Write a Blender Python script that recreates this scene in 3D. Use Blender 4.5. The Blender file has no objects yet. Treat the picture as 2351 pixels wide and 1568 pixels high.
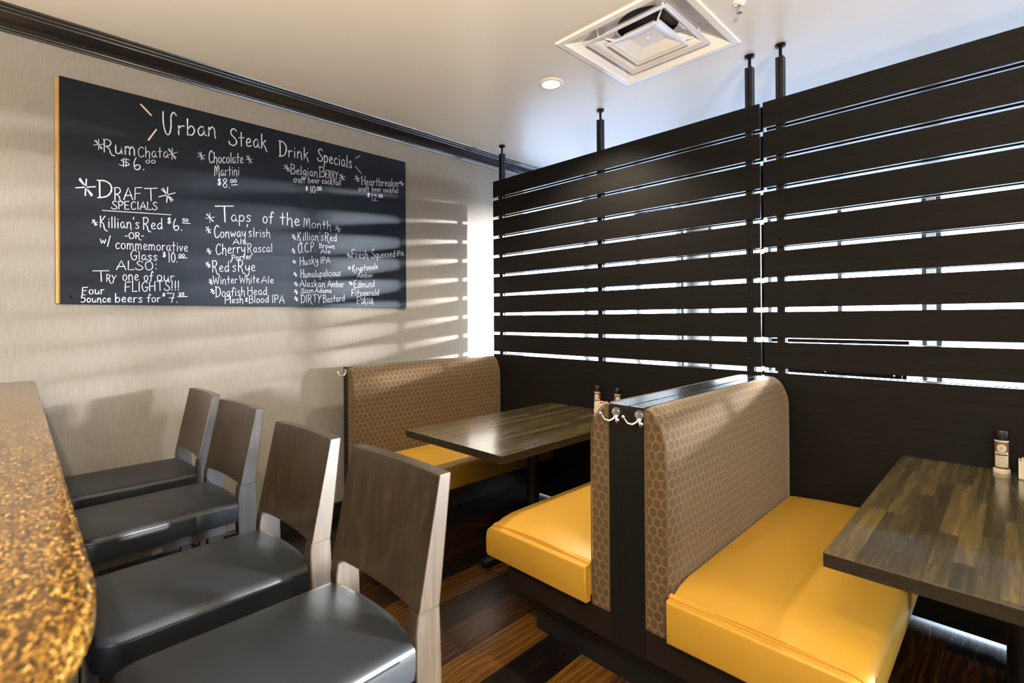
import bpy, bmesh, math, random
from mathutils import Vector, Matrix

# ------------------------------------------------------------------ camera
SC = bpy.context.scene
COL = SC.collection
PI = math.pi
rnd = random.Random(7)

W_PX, H_PX = 2351.0, 1568.0
F_PX, CX, CY = 1147.26, 1175.66, 729.73
YAW, PITCH, ROLL = 0.7901, 0.0012, -0.0069
CAM_AT = Vector((3.4596, -2.9535, 1.4177))
fwd = Vector((-math.sin(YAW) * math.cos(PITCH), math.cos(YAW) * math.cos(PITCH), math.sin(PITCH)))
rgt = Vector((math.cos(YAW), math.sin(YAW), 0))
upv = rgt.cross(fwd)
r2 = rgt * math.cos(ROLL) + upv * math.sin(ROLL)
u2 = upv * math.cos(ROLL) - rgt * math.sin(ROLL)
cam_d = bpy.data.cameras.new('camera')
cam = bpy.data.objects.new('camera', cam_d)
COL.objects.link(cam)
cam_d.sensor_fit = 'HORIZONTAL'
cam_d.sensor_width = 36.0
cam_d.lens = F_PX / W_PX * 36.0
cam_d.shift_x = (W_PX / 2 - CX) / W_PX
cam_d.shift_y = (CY - H_PX / 2) / W_PX
cam_d.clip_start = 0.02
cam_d.clip_end = 200
m = Matrix((r2, u2, -fwd)).transposed().to_4x4()
m.translation = CAM_AT
cam.matrix_world = m
cam_d.dof.use_dof = True
cam_d.dof.focus_distance = 3.2
cam_d.dof.aperture_fstop = 3.4
SC.camera = cam

# ------------------------------------------------------------------ view, world, daylight
SC.view_settings.view_transform = 'Standard'
SC.view_settings.look = 'None'
SC.view_settings.exposure = 0.0
SC.view_settings.gamma = 1.0
SC.view_settings.use_curve_mapping = False
SC.cycles.use_denoising = True
SC.cycles.max_bounces = 10
SC.cycles.diffuse_bounces = 5
SC.cycles.glossy_bounces = 4
SC.cycles.transparent_max_bounces = 12
SC.cycles.sample_clamp_indirect = 8.0
SC.cycles.caustics_reflective = False
SC.cycles.caustics_refractive = False

WORLD = bpy.data.worlds.new('daylight_sky')
SC.world = WORLD
WORLD.use_nodes = True
wn, wl = WORLD.node_tree.nodes, WORLD.node_tree.links
wn.clear()
w_out = wn.new('ShaderNodeOutputWorld')
w_bg = wn.new('ShaderNodeBackground')
w_tc = wn.new('ShaderNodeTexCoord')
w_sep = wn.new('ShaderNodeSeparateXYZ')
w_ramp = wn.new('ShaderNodeValToRGB')
wl.new(w_tc.outputs['Generated'], w_sep.inputs[0])
wl.new(w_sep.outputs['Z'], w_ramp.inputs[0])
e = w_ramp.color_ramp.elements
SKY = [(0.0, .6, (.80, .90, 1)), (.10, 1.0, (.80, .90, 1)), (.30, .6, (.60, .78, 1.0)), (.6, .4, (.42, .62, 1.0))]
while len(e) < len(SKY): e.new(.5)
for k_, (p_, v_, c_) in enumerate(SKY):
    e[k_].position = p_
    e[k_].color = (c_[0] * v_, c_[1] * v_, c_[2] * v_, 1)
wl.new(w_ramp.outputs[0], w_bg.inputs[0])
w_bg.inputs[1].default_value = 36.0
wl.new(w_bg.outputs[0], w_out.inputs[0])

def lamp(name, kind, at, energy, color, aim=None, **kw):
    d = bpy.data.lights.new(name, kind)
    d.energy = energy
    d.color = color
    for k, v in kw.items():
        setattr(d, k, v)
    o = bpy.data.objects.new(name, d)
    COL.objects.link(o)
    o.location = at
    if aim is not None:
        o.rotation_euler = (Vector(aim) - Vector(at)).to_track_quat('-Z', 'Y').to_euler()
    return o

WIN_Y, WIN_SILL, WIN_HEAD = 4.3, 0.62, 2.82     # the window wall beyond the screen
ROOM_X, ROOM_Y0, CEIL = 8.0, -6.0, 2.915
# low hazy sun: about 58 degrees off the window axis, 4 to 5 degrees up
lamp('sun', 'SUN', (8.48, 5.30, .636), 36.0, (1.0, 0.98, 0.96), aim=(0, 0, 0), angle=0.06)
portal = lamp('window_portal', 'AREA', (ROOM_X / 2, WIN_Y + 0.12, (WIN_SILL + WIN_HEAD) / 2), 1.0, (1, 1, 1),
              aim=(ROOM_X / 2, 0, (WIN_SILL + WIN_HEAD) / 2), shape='RECTANGLE', size=ROOM_X - 0.3, size_y=WIN_HEAD - WIN_SILL)
portal.data.cycles.is_portal = True
WEST_Y0, WEST_Y1 = .62, 4.05
portal3 = lamp('corner_window_portal', 'AREA', (-.16, (WEST_Y0 + WEST_Y1) / 2, (WIN_SILL + WIN_HEAD) / 2), 1.0, (1, 1, 1),
               aim=(3, (WEST_Y0 + WEST_Y1) / 2, (WIN_SILL + WIN_HEAD) / 2), shape='RECTANGLE', size=WEST_Y1 - WEST_Y0, size_y=WIN_HEAD - WIN_SILL)
portal3.data.cycles.is_portal = True
# the window in the wall to the side of the bar
SIDE_Y0, SIDE_Y1, SIDE_SILL, SIDE_HEAD = -.3, 4.2, .60, 2.80
portal2 = lamp('side_window_portal', 'AREA', (ROOM_X + 0.12, (SIDE_Y0 + SIDE_Y1) / 2, (SIDE_SILL + SIDE_HEAD) / 2), 1.0, (1, 1, 1),
               aim=(0, (SIDE_Y0 + SIDE_Y1) / 2, (SIDE_SILL + SIDE_HEAD) / 2), shape='RECTANGLE', size=SIDE_Y1 - SIDE_Y0, size_y=SIDE_HEAD - SIDE_SILL)
portal2.data.cycles.is_portal = True

# ------------------------------------------------------------------ helpers
def tag(o, label=None, cat=None, group=None, kind=None):
    if label: o['label'] = label
    if cat: o['category'] = cat
    if group: o['group'] = group
    if kind: o['kind'] = kind
    return o

def empty(name, loc=(0, 0, 0), rz=0.0):
    o = bpy.data.objects.new(name, None)
    o.empty_display_size = 0.1
    COL.objects.link(o)
    o.location = loc
    o.rotation_euler = (0, 0, rz)
    return o

def link(name, bm, mats, parent=None, smooth=False, angle=40):
    me = bpy.data.meshes.new(name)
    bm.normal_update()
    bm.to_mesh(me)
    bm.free()
    if not isinstance(mats, (list, tuple)):
        mats = [mats]
    for mt in mats:
        me.materials.append(mt)
    if smooth:
        me.polygons.foreach_set('use_smooth', [True] * len(me.polygons))
        try:
            me.set_sharp_from_angle(angle=math.radians(angle))
        except Exception:
            pass
    o = bpy.data.objects.new(name, me)
    COL.objects.link(o)
    if parent is not None:
        o.parent = parent
    return o

def dup_tree(root):
    r = root.copy()
    COL.objects.link(r)
    for ch in root.children:
        c = dup_tree(ch)
        c.parent = r
    return r

def box(bm, x0, x1, y0, y1, z0, z1, bev=0.0, mi=0, seg=2):
    r = bmesh.ops.create_cube(bm, size=1.0)
    vs = r['verts']
    for v in vs:
        v.co = Vector((x0 + (v.co.x + .5) * (x1 - x0), y0 + (v.co.y + .5) * (y1 - y0), z0 + (v.co.z + .5) * (z1 - z0)))
    fs = list({f for v in vs for f in v.link_faces})
    for f in fs: f.material_index = mi
    if bev > 0:
        es = list({ed for v in vs for ed in v.link_edges})
        g = bmesh.ops.bevel(bm, geom=es, offset=bev, segments=seg, affect='EDGES', profile=0.5, clamp_overlap=True)
        for f in g['faces']: f.material_index = mi
    return vs

def bx(*a, **k):
    bm = bmesh.new()
    box(bm, *a, **k)
    return bm

def lathe(bm, prof, at=(0, 0, 0), n=28, mi=0, axis='Z'):
    """prof: (r, h) pairs turned about an axis"""
    at = Vector(at)
    rings = []
    for r, h in prof:
        ring = []
        for i in range(n if r > 1e-6 else 1):
            a = 2 * PI * i / n
            p = Vector((r * math.cos(a), r * math.sin(a), h))
            if axis == 'Y': p = Vector((p.x, p.z, p.y))
            if axis == 'X': p = Vector((p.z, p.x, p.y))
            ring.append(bm.verts.new(at + p))
        rings.append(ring)
    for a, b in zip(rings[:-1], rings[1:]):
        for i in range(n):
            j = (i + 1) % n
            q = [a[i % len(a)], a[j % len(a)], b[j % len(b)], b[i % len(b)]]
            q2 = []
            for v in q:
                if v not in q2: q2.append(v)
            if len(q2) > 2:
                try:
                    f = bm.faces.new(q2)
                    f.material_index = mi
                except ValueError:
                    pass
    for ring in (rings[0], rings[-1]):
        if len(ring) > 2:
            try:
                f = bm.faces.new(ring); f.material_index = mi
            except ValueError:
                pass
    bmesh.ops.recalc_face_normals(bm, faces=bm.faces[:])

def tube(bm, pts, r, n=8, mi=0, closed=False):
    pts = [Vector(p) for p in pts]
    rs = r if isinstance(r, (list, tuple)) else [r] * len(pts)
    N = len(pts)
    rings = []
    ref = None
    for i, p in enumerate(pts):
        t = (pts[(i + 1) % N] - pts[i - 1]) if closed else (pts[min(i + 1, N - 1)] - pts[max(i - 1, 0)])
        t.normalize()
        if ref is None:
            ref = Vector((0, 0, 1)) if abs(t.z) < .9 else Vector((1, 0, 0))
        a = (ref - t * ref.dot(t)).normalized()
        ref = a
        b = t.cross(a)
        rings.append([bm.verts.new(p + (a * math.cos(2 * PI * k / n) + b * math.sin(2 * PI * k / n)) * rs[i]) for k in range(n)])
    rng = range(N) if closed else range(N - 1)
    for i in rng:
        A, B = rings[i], rings[(i + 1) % N]
        for k in range(n):
            f = bm.faces.new((A[k], A[(k + 1) % n], B[(k + 1) % n], B[k]))
            f.material_index = mi
    if not closed:
        for ring in (rings[0], rings[-1]):
            f = bm.faces.new(ring); f.material_index = mi
    bmesh.ops.recalc_face_normals(bm, faces=bm.faces[:])

def ball(bm, at, r, mi=0, u=12, v=8):
    g = bmesh.ops.create_uvsphere(bm, u_segments=u, v_segments=v, radius=r)
    for vv in g['verts']: vv.co += Vector(at)
    for f in {f for vv in g['verts'] for f in vv.link_faces}: f.material_index = mi

def prism(bm, poly, axis, a0, a1, mi=0):
    """poly in the plane across axis, pushed from a0 to a1. X: (y,z)  Y: (x,z)  Z: (x,y)"""
    def P(q, a):
        return Vector((a, q[0], q[1])) if axis == 'X' else Vector((q[0], a, q[1])) if axis == 'Y' else Vector((q[0], q[1], a))
    A = [bm.verts.new(P(q, a0)) for q in poly]
    B = [bm.verts.new(P(q, a1)) for q in poly]
    n = len(poly)
    fs = [bm.faces.new(A), bm.faces.new(B)]
    for i in range(n):
        fs.append(bm.faces.new((A[i], A[(i + 1) % n], B[(i + 1) % n], B[i])))
    for f in fs: f.material_index = mi
    bmesh.ops.recalc_face_normals(bm, faces=fs)
    return fs

def arc(cx, cy, r, a0, a1, n=8, ry=None):
    ry = r if ry is None else ry
    return [(cx + r * math.cos(math.radians(a0 + (a1 - a0) * i / n)), cy + ry * math.sin(math.radians(a0 + (a1 - a0) * i / n))) for i in range(n + 1)]

# ------------------------------------------------------------------ materials
class Mat:
    def __init__(s, name, color=(.5, .5, .5), rough=.5, metal=0.0, spec=.5, coat=0.0, coat_rough=.1, emit=None, strength=0.0):
        s.m = bpy.data.materials.new(name)
        s.m.use_nodes = True
        s.N, s.L = s.m.node_tree.nodes, s.m.node_tree.links
        s.b = s.N['Principled BSDF']
        s.set('Base Color', (*color, 1)); s.set('Roughness', rough); s.set('Metallic', metal)
        s.set('Specular IOR Level', spec); s.set('Coat Weight', coat); s.set('Coat Roughness', coat_rough)
        if emit: s.set('Emission Color', (*emit, 1)); s.set('Emission Strength', strength)
    def set(s, k, v): s.b.inputs[k].default_value = v
    def node(s, t, **kw):
        n = s.N.new(t)
        for k, v in kw.items(): setattr(n, k, v)
        return n
    def coords(s, kind='Object', scale=(1, 1, 1), rot=(0, 0, 0)):
        tc = s.node('ShaderNodeTexCoord'); mp = s.node('ShaderNodeMapping')
        mp.inputs['Scale'].default_value = scale; mp.inputs['Rotation'].default_value = rot
        s.L.new(tc.outputs[kind], mp.inputs[0])
        return mp.outputs[0]
    def noise(s, vec, scale=5, detail=3, rough=.5, dist=0.0):
        n = s.node('ShaderNodeTexNoise')
        n.inputs['Scale'].default_value = scale; n.inputs['Detail'].default_value = detail
        n.inputs['Roughness'].default_value = rough; n.inputs['Distortion'].default_value = dist
        if vec is not None: s.L.new(vec, n.inputs['Vector'])
        return n
    def ramp(s, fac, stops):
        r = s.node('ShaderNodeValToRGB'); el = r.color_ramp.elements
        while len(el) < len(stops): el.new(.5)
        for i, (p, c) in enumerate(stops):
            el[i].position = p; el[i].color = (*c, 1) if len(c) == 3 else c
        s.L.new(fac, r.inputs[0])
        return r.outputs[0]
    def math(s, op, a, b=None, c=None):
        n = s.node('ShaderNodeMath', operation=op)
        for i, v in enumerate((a, b, c)):
            if v is None: continue
            if isinstance(v, (int, float)): n.inputs[i].default_value = v
            else: s.L.new(v, n.inputs[i])
        return n.outputs[0]
    def mix(s, fac, a, b, blend='MIX'):
        n = s.node('ShaderNodeMix', data_type='RGBA', blend_type=blend)
        for k, v in ((0, fac), (6, a), (7, b)):
            if isinstance(v, (int, float)): n.inputs[k].default_value = v
            elif isinstance(v, tuple): n.inputs[k].default_value = (*v, 1)
            else: s.L.new(v, n.inputs[k])
        return n.outputs[2]
    def bump(s, h, strength=.2, dist=.002):
        n = s.node('ShaderNodeBump'); n.inputs['Strength'].default_value = strength; n.inputs['Distance'].default_value = dist
        s.L.new(h, n.inputs['Height']); s.L.new(n.outputs[0], s.b.inputs['Normal'])
    def to(s, sock, k): s.L.new(sock, s.b.inputs[k])

def plain(name, *a, **k): return Mat(name, *a, **k).m

def wallpaper(name, lo, hi):
    M = Mat(name, rough=.75, spec=.25)
    v = M.coords('Object', (260, 260, 9))
    a = M.noise(v, 1, 3, .6)
    b = M.noise(M.coords('Object', (60, 60, 420)), 1, 2, .5)
    c = M.noise(M.coords('Object', (1, 1, 1)), 2.2, 3, .6)
    f = M.math('ADD', M.math('MULTIPLY', a.outputs[0], .55), M.math('MULTIPLY', b.outputs[0], .25))
    f = M.math('ADD', f, M.math('MULTIPLY', c.outputs[0], .2))
    M.to(M.ramp(f, [(.36, lo), (.62, hi)]), 'Base Color')
    M.bump(f, .25, .001)
    return M.m

def wood(name, stops, scale=(14, 1.2, 14), rough=.4, coat=0.0, bump=.15, seed=0.0, obj_rand=False, coat_rough=.12):
    M = Mat(name, rough=rough, coat=coat, coat_rough=coat_rough)
    v = M.coords('Object', scale)
    if obj_rand:
        oi = M.node('ShaderNodeObjectInfo')
        ad = M.node('ShaderNodeVectorMath', operation='ADD')
        M.L.new(v, ad.inputs[0])
        cm = M.node('ShaderNodeCombineXYZ')
        for i in range(3): M.L.new(M.math('MULTIPLY', oi.outputs['Random'], 17.3 + i * 9), cm.inputs[i])
        M.L.new(cm.outputs[0], ad.inputs[1])
        v = ad.outputs[0]
    n1 = M.noise(v, 1.0, 4, .6, .8)
    n2 = M.noise(v, 5.0, 3, .6, .3)
    f = M.math('ADD', M.math('MULTIPLY', n1.outputs[0], .7), M.math('MULTIPLY', n2.outputs[0], .3))
    M.to(M.ramp(f, stops), 'Base Color')
    M.bump(f, bump, .001)
    return M.m

def planks(name, width, length, palette, grain=(60, 2.0), rough=(.25, .5), gap=.004, coat=0.0, axis='Y', bump=.2, gapdark=.15, spread=1.0, fig=.22, swirl=1.2):
    """boards that run along Y (or X), each with its own tone and a streaky grain"""
    M = Mat(name, coat=coat, coat_rough=.15)
    tc = M.node('ShaderNodeTexCoord'); sp = M.node('ShaderNodeSeparateXYZ')
    M.L.new(tc.outputs['Object'], sp.inputs[0])
    across, along = (sp.outputs[0], sp.outputs[1]) if axis == 'Y' else (sp.outputs[1], sp.outputs[0])
    ix = M.math('DIVIDE', across, width)
    row = M.math('FLOOR', ix)
    wn1 = M.node('ShaderNodeTexWhiteNoise', noise_dimensions='1D')
    M.L.new(row, wn1.inputs['W'])
    iy = M.math('ADD', M.math('DIVIDE', along, length), M.math('MULTIPLY', wn1.outputs[0], 7.0))
    brd = M.math('FLOOR', iy)
    idv = M.math('ADD', M.math('MULTIPLY', row, 13.37), M.math('MULTIPLY', brd, 3.71))
    wn2 = M.node('ShaderNodeTexWhiteNoise', noise_dimensions='1D')
    M.L.new(idv, wn2.inputs['W'])
    tone = wn2.outputs[0]
    cm = M.node('ShaderNodeCombineXYZ')
    M.L.new(M.math('ADD', M.math('MULTIPLY', across, grain[0]), M.math('MULTIPLY', tone, 31.0)), cm.inputs[0])
    M.L.new(M.math('ADD', M.math('MULTIPLY', along, grain[1]), M.math('MULTIPLY', tone, 77.0)), cm.inputs[1])
    M.L.new(M.math('MULTIPLY', tone, 9.0), cm.inputs[2])
    g = M.noise(cm.outputs[0], 1.0, 4, .62, swirl)
    # cathedral figure
    wv = M.node('ShaderNodeTexWave', wave_type='BANDS', bands_direction='X')
    wv.inputs['Scale'].default_value = 1.0; wv.inputs['Distortion'].default_value = 14.0
    wv.inputs['Detail'].default_value = 2.0; wv.inputs['Detail Scale'].default_value = .6
    cm2 = M.node('ShaderNodeCombineXYZ')
    M.L.new(M.math('ADD', M.math('MULTIPLY', across, grain[0] * .16), M.math('MULTIPLY', tone, 53.0)), cm2.inputs[0])
    M.L.new(M.math('ADD', M.math('MULTIPLY', along, grain[1] * .9), M.math('MULTIPLY', tone, 21.0)), cm2.inputs[1])
    M.L.new(cm2.outputs[0], wv.inputs['Vector'])
    f = M.math('ADD', M.math('MULTIPLY', M.math('SUBTRACT', tone, .5), spread), M.math('MULTIPLY', g.outputs[0], .62))
    f = M.math('ADD', f, M.math('MULTIPLY', wv.outputs['Fac'], fig))
    col = M.ramp(f, palette)
    fx = M.math('FRACT', ix); fy = M.math('FRACT', iy)
    ex = M.math('MINIMUM', fx, M.math('SUBTRACT', 1.0, fx)); ey = M.math('MINIMUM', fy, M.math('SUBTRACT', 1.0, fy))
    seam = M.math('MAXIMUM', M.math('LESS_THAN', ex, gap / width * .5), M.math('LESS_THAN', ey, gap / length * .5))
    col = M.mix(M.math('MULTIPLY', seam, 1.0 - gapdark), col, (.004, .003, .002))
    M.to(col, 'Base Color')
    M.to(M.math('ADD', M.math('MULTIPLY', g.outputs[0], rough[1] - rough[0]), rough[0]), 'Roughness')
    M.bump(M.math('SUBTRACT', f, M.math('MULTIPLY', seam, 1.5)), bump, .001)
    return M.m

def hex_fabric(name):
    """woven upholstery with outlined hexagons, laid out on the cushion's UV in metres"""
    M = Mat(name, rough=.72, spec=.3)
    M.set('Sheen Weight', .45); M.set('Sheen Roughness', .4); M.set('Sheen Tint', (.85, .76, .64, 1))
    uv = M.node('ShaderNodeTexCoord'); sp = M.node('ShaderNodeSeparateXYZ')
    M.L.new(uv.outputs['UV'], sp.inputs[0])
    S = .037
    x = M.math('DIVIDE', sp.outputs[0], S); y = M.math('DIVIDE', sp.outputs[1], S * 1.04)
    def cell(px, py):
        gx = M.math('SUBTRACT', M.math('FLOORED_MODULO', px, 1.0), .5)
        gy = M.math('SUBTRACT', M.math('FLOORED_MODULO', py, 1.7320508), .8660254)
        return gx, gy
    ax, ay = cell(x, y)
    bx_, by_ = cell(M.math('SUBTRACT', x, .5), M.math('SUBTRACT', y, .8660254))
    la = M.math('ADD', M.math('MULTIPLY', ax, ax), M.math('MULTIPLY', ay, ay))
    lb = M.math('ADD', M.math('MULTIPLY', bx_, bx_), M.math('MULTIPLY', by_, by_))
    k = M.math('LESS_THAN', la, lb)
    def pick(a, b):
        return M.math('ADD', M.math('MULTIPLY', a, k), M.math('MULTIPLY', b, M.math('SUBTRACT', 1.0, k)))
    gx = M.math('ABSOLUTE', pick(ax, bx_)); gy = M.math('ABSOLUTE', pick(ay, by_))
    d = M.math('MAXIMUM', gx, M.math('ADD', M.math('MULTIPLY', gx, .5), M.math('MULTIPLY', gy, .8660254)))
    # one outline inside every cell: neighbours give the double line
    line = M.math('SUBTRACT', 1.0, M.math('DIVIDE', M.math('ABSOLUTE', M.math('SUBTRACT', d, .446)), .016))
    line = M.math('MINIMUM', M.math('MAXIMUM', M.math('MULTIPLY', line, 2.0), 0.0), 1.0)
    wv = M.noise(M.coords('UV', (900, 260, 1)), 1, 2, .5)
    wv2 = M.noise(M.coords('UV', (40, 40, 1)), 1, 2, .5)
    base = M.ramp(wv.outputs[0], [(.3, (.050, .031, .014)), (.7, (.100, .066, .034))])
    gold = M.ramp(wv2.outputs[0], [(.35, (.30, .17, .045)), (.65, (.52, .32, .11))])
    M.to(M.mix(M.math('MULTIPLY', line, .95), base, gold), 'Base Color')
    M.bump(M.math('ADD', line, M.math('MULTIPLY', wv.outputs[0], .8)), .5, .0012)
    return M.m

def vinyl(name, color, rough=.42, coat=.0):
    M = Mat(name, color=color, rough=rough, coat=coat, coat_rough=.25)
    n = M.noise(M.coords('Object', (1, 1, 1)), 420, 2, .5)
    n2 = M.noise(M.coords('Object', (1, 1, 1)), 3.0, 3, .5)
    c2 = tuple(c * .86 for c in color)
    M.to(M.mix(n2.outputs[0], color, c2), 'Base Color')
    M.bump(n.outputs[0], .06, .0006)
    return M.m

def sparkle_stone(name):
    M = Mat(name, rough=.22, coat=.4, coat_rough=.05)
    v = M.node('ShaderNodeTexVoronoi'); v.inputs['Scale'].default_value = 280
    M.L.new(M.coords('Object', (.5, 1, 1)), v.inputs['Vector'])
    sp = M.node('ShaderNodeSeparateColor'); M.L.new(v.outputs['Color'], sp.inputs[0])
    n = M.noise(M.coords('Object', (.5, 1, 1)), 160, 3, .7)
    f = M.math('ADD', M.math('MULTIPLY', sp.outputs[0], .62), M.math('MULTIPLY', n.outputs[0], .38))
    M.to(M.ramp(f, [(.16, (.013, .006, .001)), (.38, (.055, .024, .0025)), (.56, (.15, .074, .009)), (.74, (.26, .137, .021)), (.90, (.58, .38, .12))]), 'Base Color')
    M.to(M.math('MULTIPLY', M.math('GREATER_THAN', sp.outputs[1], .55), .55), 'Metallic')
    M.bump(M.math('MULTIPLY', sp.outputs[2], 1.0), .25, .001)
    return M.m

def laminate(name, c0, c1, rough, axis_scale, spec=.45):
    M = Mat(name, rough=rough, spec=spec)
    n = M.noise(M.coords('Object', axis_scale), 1, 4, .6, .4)
    M.to(M.ramp(n.outputs[0], [(.35, c0), (.68, c1)]), 'Base Color')
    M.bump(n.outputs[0], .05, .0006)
    return M.m

def chalk_slate(name):
    M = Mat(name, rough=.40, spec=.24)
    M.set('Specular Tint', (.72, .83, 1.0, 1))  # blue of the reflected sky put into the sheen colour
    a = M.noise(M.coords('Object', (1, 1, 1.6)), 2.4, 5, .62, .6)
    b = M.noise(M.coords('Object', (1, 3, 9)), 2.2, 4, .6, .3)
    f = M.math('ADD', M.math('MULTIPLY', a.outputs[0], .6), M.math('MULTIPLY', b.outputs[0], .4))
    M.to(M.ramp(f, [(.40, (.0024, .0025, .0034)), (.58, (.0042, .0050, .0080)), (.72, (.010, .0125, .020))]), 'Base Color')
    return M.m

BLACK = (.010, .0095, .009)
MT = {
    'wall': wallpaper('woven_wallpaper', (.218, .197, .172), (.286, .264, .233)),
    'wall_far': plain('far_wall_paint', (.45, .40, .33), .8),
    'ceiling': plain('ceiling_paint', (.80, .775, .73), .36, spec=.4),
    'black_wall': plain('dark_bar_back', (.05, .045, .04), .6),
    'crown': plain('crown_charcoal_gloss', (.009, .009, .010), .22, spec=.8),
    'base_trim': plain('baseboard_black', (.008, .008, .008), .35),
    'floor': planks('dark_plank_floor', .18, 1.0, [(.10, (.004, .003, .003)), (.28, (.008, .0045, .003)), (.46, (.026, .0095, .0025)), (.62, (.055, .0215, .0045)), (.80, (.095, .040, .0075)), (.97, (.145, .066, .012))], grain=(62, 2.6), rough=(.12, .36), gap=.003, spread=.80, fig=.20, swirl=2.2),
    'screen': laminate('black_screen_laminate', (.0042, .0039, .0036), (.0090, .0082, .0075), .55, (1.0, 60, 90), .16),
    'screen_v': laminate('black_frame_laminate', (.0045, .004, .0037), (.010, .009, .008), .44, (70, 70, 1.2), .28),
    'slat_edge': plain('black_slat_edge', (.012, .011, .010), .16, spec=.8),
    'screw': plain('dark_screw', (.004, .004, .004), .35, metal=.6),
    'post': plain('anodised_black_post', (.030, .030, .034), .30, metal=.55),
    'fabric': hex_fabric('hexagon_weave'),
    'piping': plain('fabric_piping', (.11, .072, .034), .7),
    'vinyl': vinyl('mustard_vinyl', (.53, .298, .037), .38),
    'vinyl_pipe': plain('mustard_piping', (.60, .30, .04), .38),
    'dark_base': plain('booth_plinth', (.010, .006, .004), .45),
    'kick': plain('kick_plate', (.004, .004, .004), .5),
    'cap': laminate('booth_cap_black', (.010, .010, .011), (.020, .020, .022), .22, (90, 2, 60)),
    'chrome': plain('polished_nickel', (.86, .85, .83), .28, metal=1.0),
    'table': planks('butcher_block_dark', .047, .62, [(.10, (.030, .024, .011)), (.38, (.062, .047, .019)), (.62, (.125, .090, .030)), (.92, (.27, .185, .055))], grain=(55, 2.2), rough=(.22, .32), gap=.0006, coat=1.0, gapdark=.7, bump=.0, spread=.40, fig=.10, swirl=.25),
    'table_edge': laminate('table_edge', (.014, .011, .007), (.030, .023, .012), .34, (60, 8, 120)),
    'iron': plain('black_iron', (.006, .006, .006), .40, metal=.2),
    'stool_wood': wood('stool_wood', [(.30, (.0165, .0102, .0048)), (.52, (.031, .0205, .0108)), (.72, (.052, .038, .0245))], (34, 34, 2.0), .34, coat=.5, obj_rand=True),
    'stool_seat': vinyl('stool_black_vinyl', (.009, .0118, .0155), .43, coat=.0),
    'stone': sparkle_stone('gold_fleck_stone'),
    'bar_body': plain('bar_front_black', (.006, .006, .007), .4),
    'slate': chalk_slate('blackboard_slate'),
    'backer': wood('backer_plywood', [(.3, (.36, .21, .06)), (.7, (.50, .31, .10))], (20, 20, 3), .6),
    'chalk': plain('white_chalk', (.66, .71, .86), .9),
    'chalk_tan': plain('tan_chalk', (.72, .56, .46), .9),
    'vent': plain('vent_white_enamel', (.90, .90, .91), .20, spec=.5),
    'duct': plain('duct_dark', (.05, .048, .046), .7),
    'trim_white': plain('white_trim_ring', (.80, .78, .74), .4),
    'lens': plain('lit_lens', (1, .95, .85), .4, emit=(1.0, .90, .74), strength=14),
    'brass': plain('sprinkler_metal', (.55, .48, .36), .28, metal=.9),
    'frame_w': plain('window_frame_bronze', (.05, .05, .055), .4),
    'sill_wall': plain('window_wall_paint', (.55, .52, .47), .7),
    'asphalt': plain('parking_asphalt', (.25, .25, .26), .9),
    'cap_black': plain('shaker_cap', (.007, .007, .008), .28),
    'pepper': plain('ground_pepper', (.16, .075, .025), .6),
    'salt': plain('coarse_salt', (.70, .62, .52), .5),
    'label': plain('paper_label', (.66, .62, .50), .6),
    'ink': plain('label_ink', (.03, .022, .02), .6),
    'seal': plain('round_label_seal', (.50, .42, .36), .6),
    'porcelain': plain('cream_porcelain', (.72, .66, .54), .25),
    'packet_w': plain('white_packet', (.78, .74, .66), .6),
    'packet_r': plain('red_packet', (.72, .13, .05), .55),
}
gm = Mat('clear_glass'); gm.N.clear()
_o = gm.node('ShaderNodeOutputMaterial'); _mx = gm.node('ShaderNodeMixShader'); _t = gm.node('ShaderNodeBsdfTransparent'); _g = gm.node('ShaderNodeBsdfGlossy')
_g.inputs['Roughness'].default_value = .02
_fr = gm.node('ShaderNodeFresnel'); _fr.inputs[0].default_value = 1.45
_ge = gm.node('ShaderNodeNewGeometry')
gm.L.new(gm.math('MULTIPLY', _fr.outputs[0], gm.math('SUBTRACT', 1.0, _ge.outputs['Backfacing'])), _mx.inputs[0]); gm.L.new(_t.outputs[0], _mx.inputs[1]); gm.L.new(_g.outputs[0], _mx.inputs[2]); gm.L.new(_mx.outputs[0], _o.inputs[0])
MT['glass'] = gm.m

# ------------------------------------------------------------------ room shell
def struct(name, bm, mat, smooth=False):
    return tag(link(name, bm, mat, smooth=smooth), kind='structure')

struct('floor', bx(0, ROOM_X, ROOM_Y0, WIN_Y, -.12, 0), MT['floor'])
# ceiling with the square opening of the air diffuser
VX, VY, VH = 2.057, -.509, .318
bm = bmesh.new()
T = .14
box(bm, 0, VX - VH, ROOM_Y0, WIN_Y, CEIL, CEIL + T)
box(bm, VX + VH, ROOM_X, ROOM_Y0, WIN_Y, CEIL, CEIL + T)
box(bm, VX - VH, VX + VH, ROOM_Y0, VY - VH, CEIL, CEIL + T)
box(bm, VX - VH, VX + VH, VY + VH, WIN_Y, CEIL, CEIL + T)
box(bm, VX - VH - .05, VX + VH + .05, VY - VH - .05, VY + VH + .05, CEIL + T, CEIL + T + .03)
struct('ceiling', bm, MT['ceiling'])
bm = bmesh.new()
box(bm, -.12, 0, ROOM_Y0, WEST_Y0, 0, CEIL)
box(bm, -.12, 0, WEST_Y0, WIN_Y, 0, WIN_SILL)
box(bm, -.12, 0, WEST_Y0, WIN_Y, WIN_HEAD, CEIL)
box(bm, -.12, 0, WEST_Y1, WIN_Y, WIN_SILL, WIN_HEAD)
struct('wall_left', bm, MT['wall'])
bm = bmesh.new()
for k_ in range(4):
    yy = WEST_Y0 + (WEST_Y1 - WEST_Y0 - .05) * k_ / 3
    box(bm, -.09, -.03, yy, yy + .05, WIN_SILL, WIN_HEAD)
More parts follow.
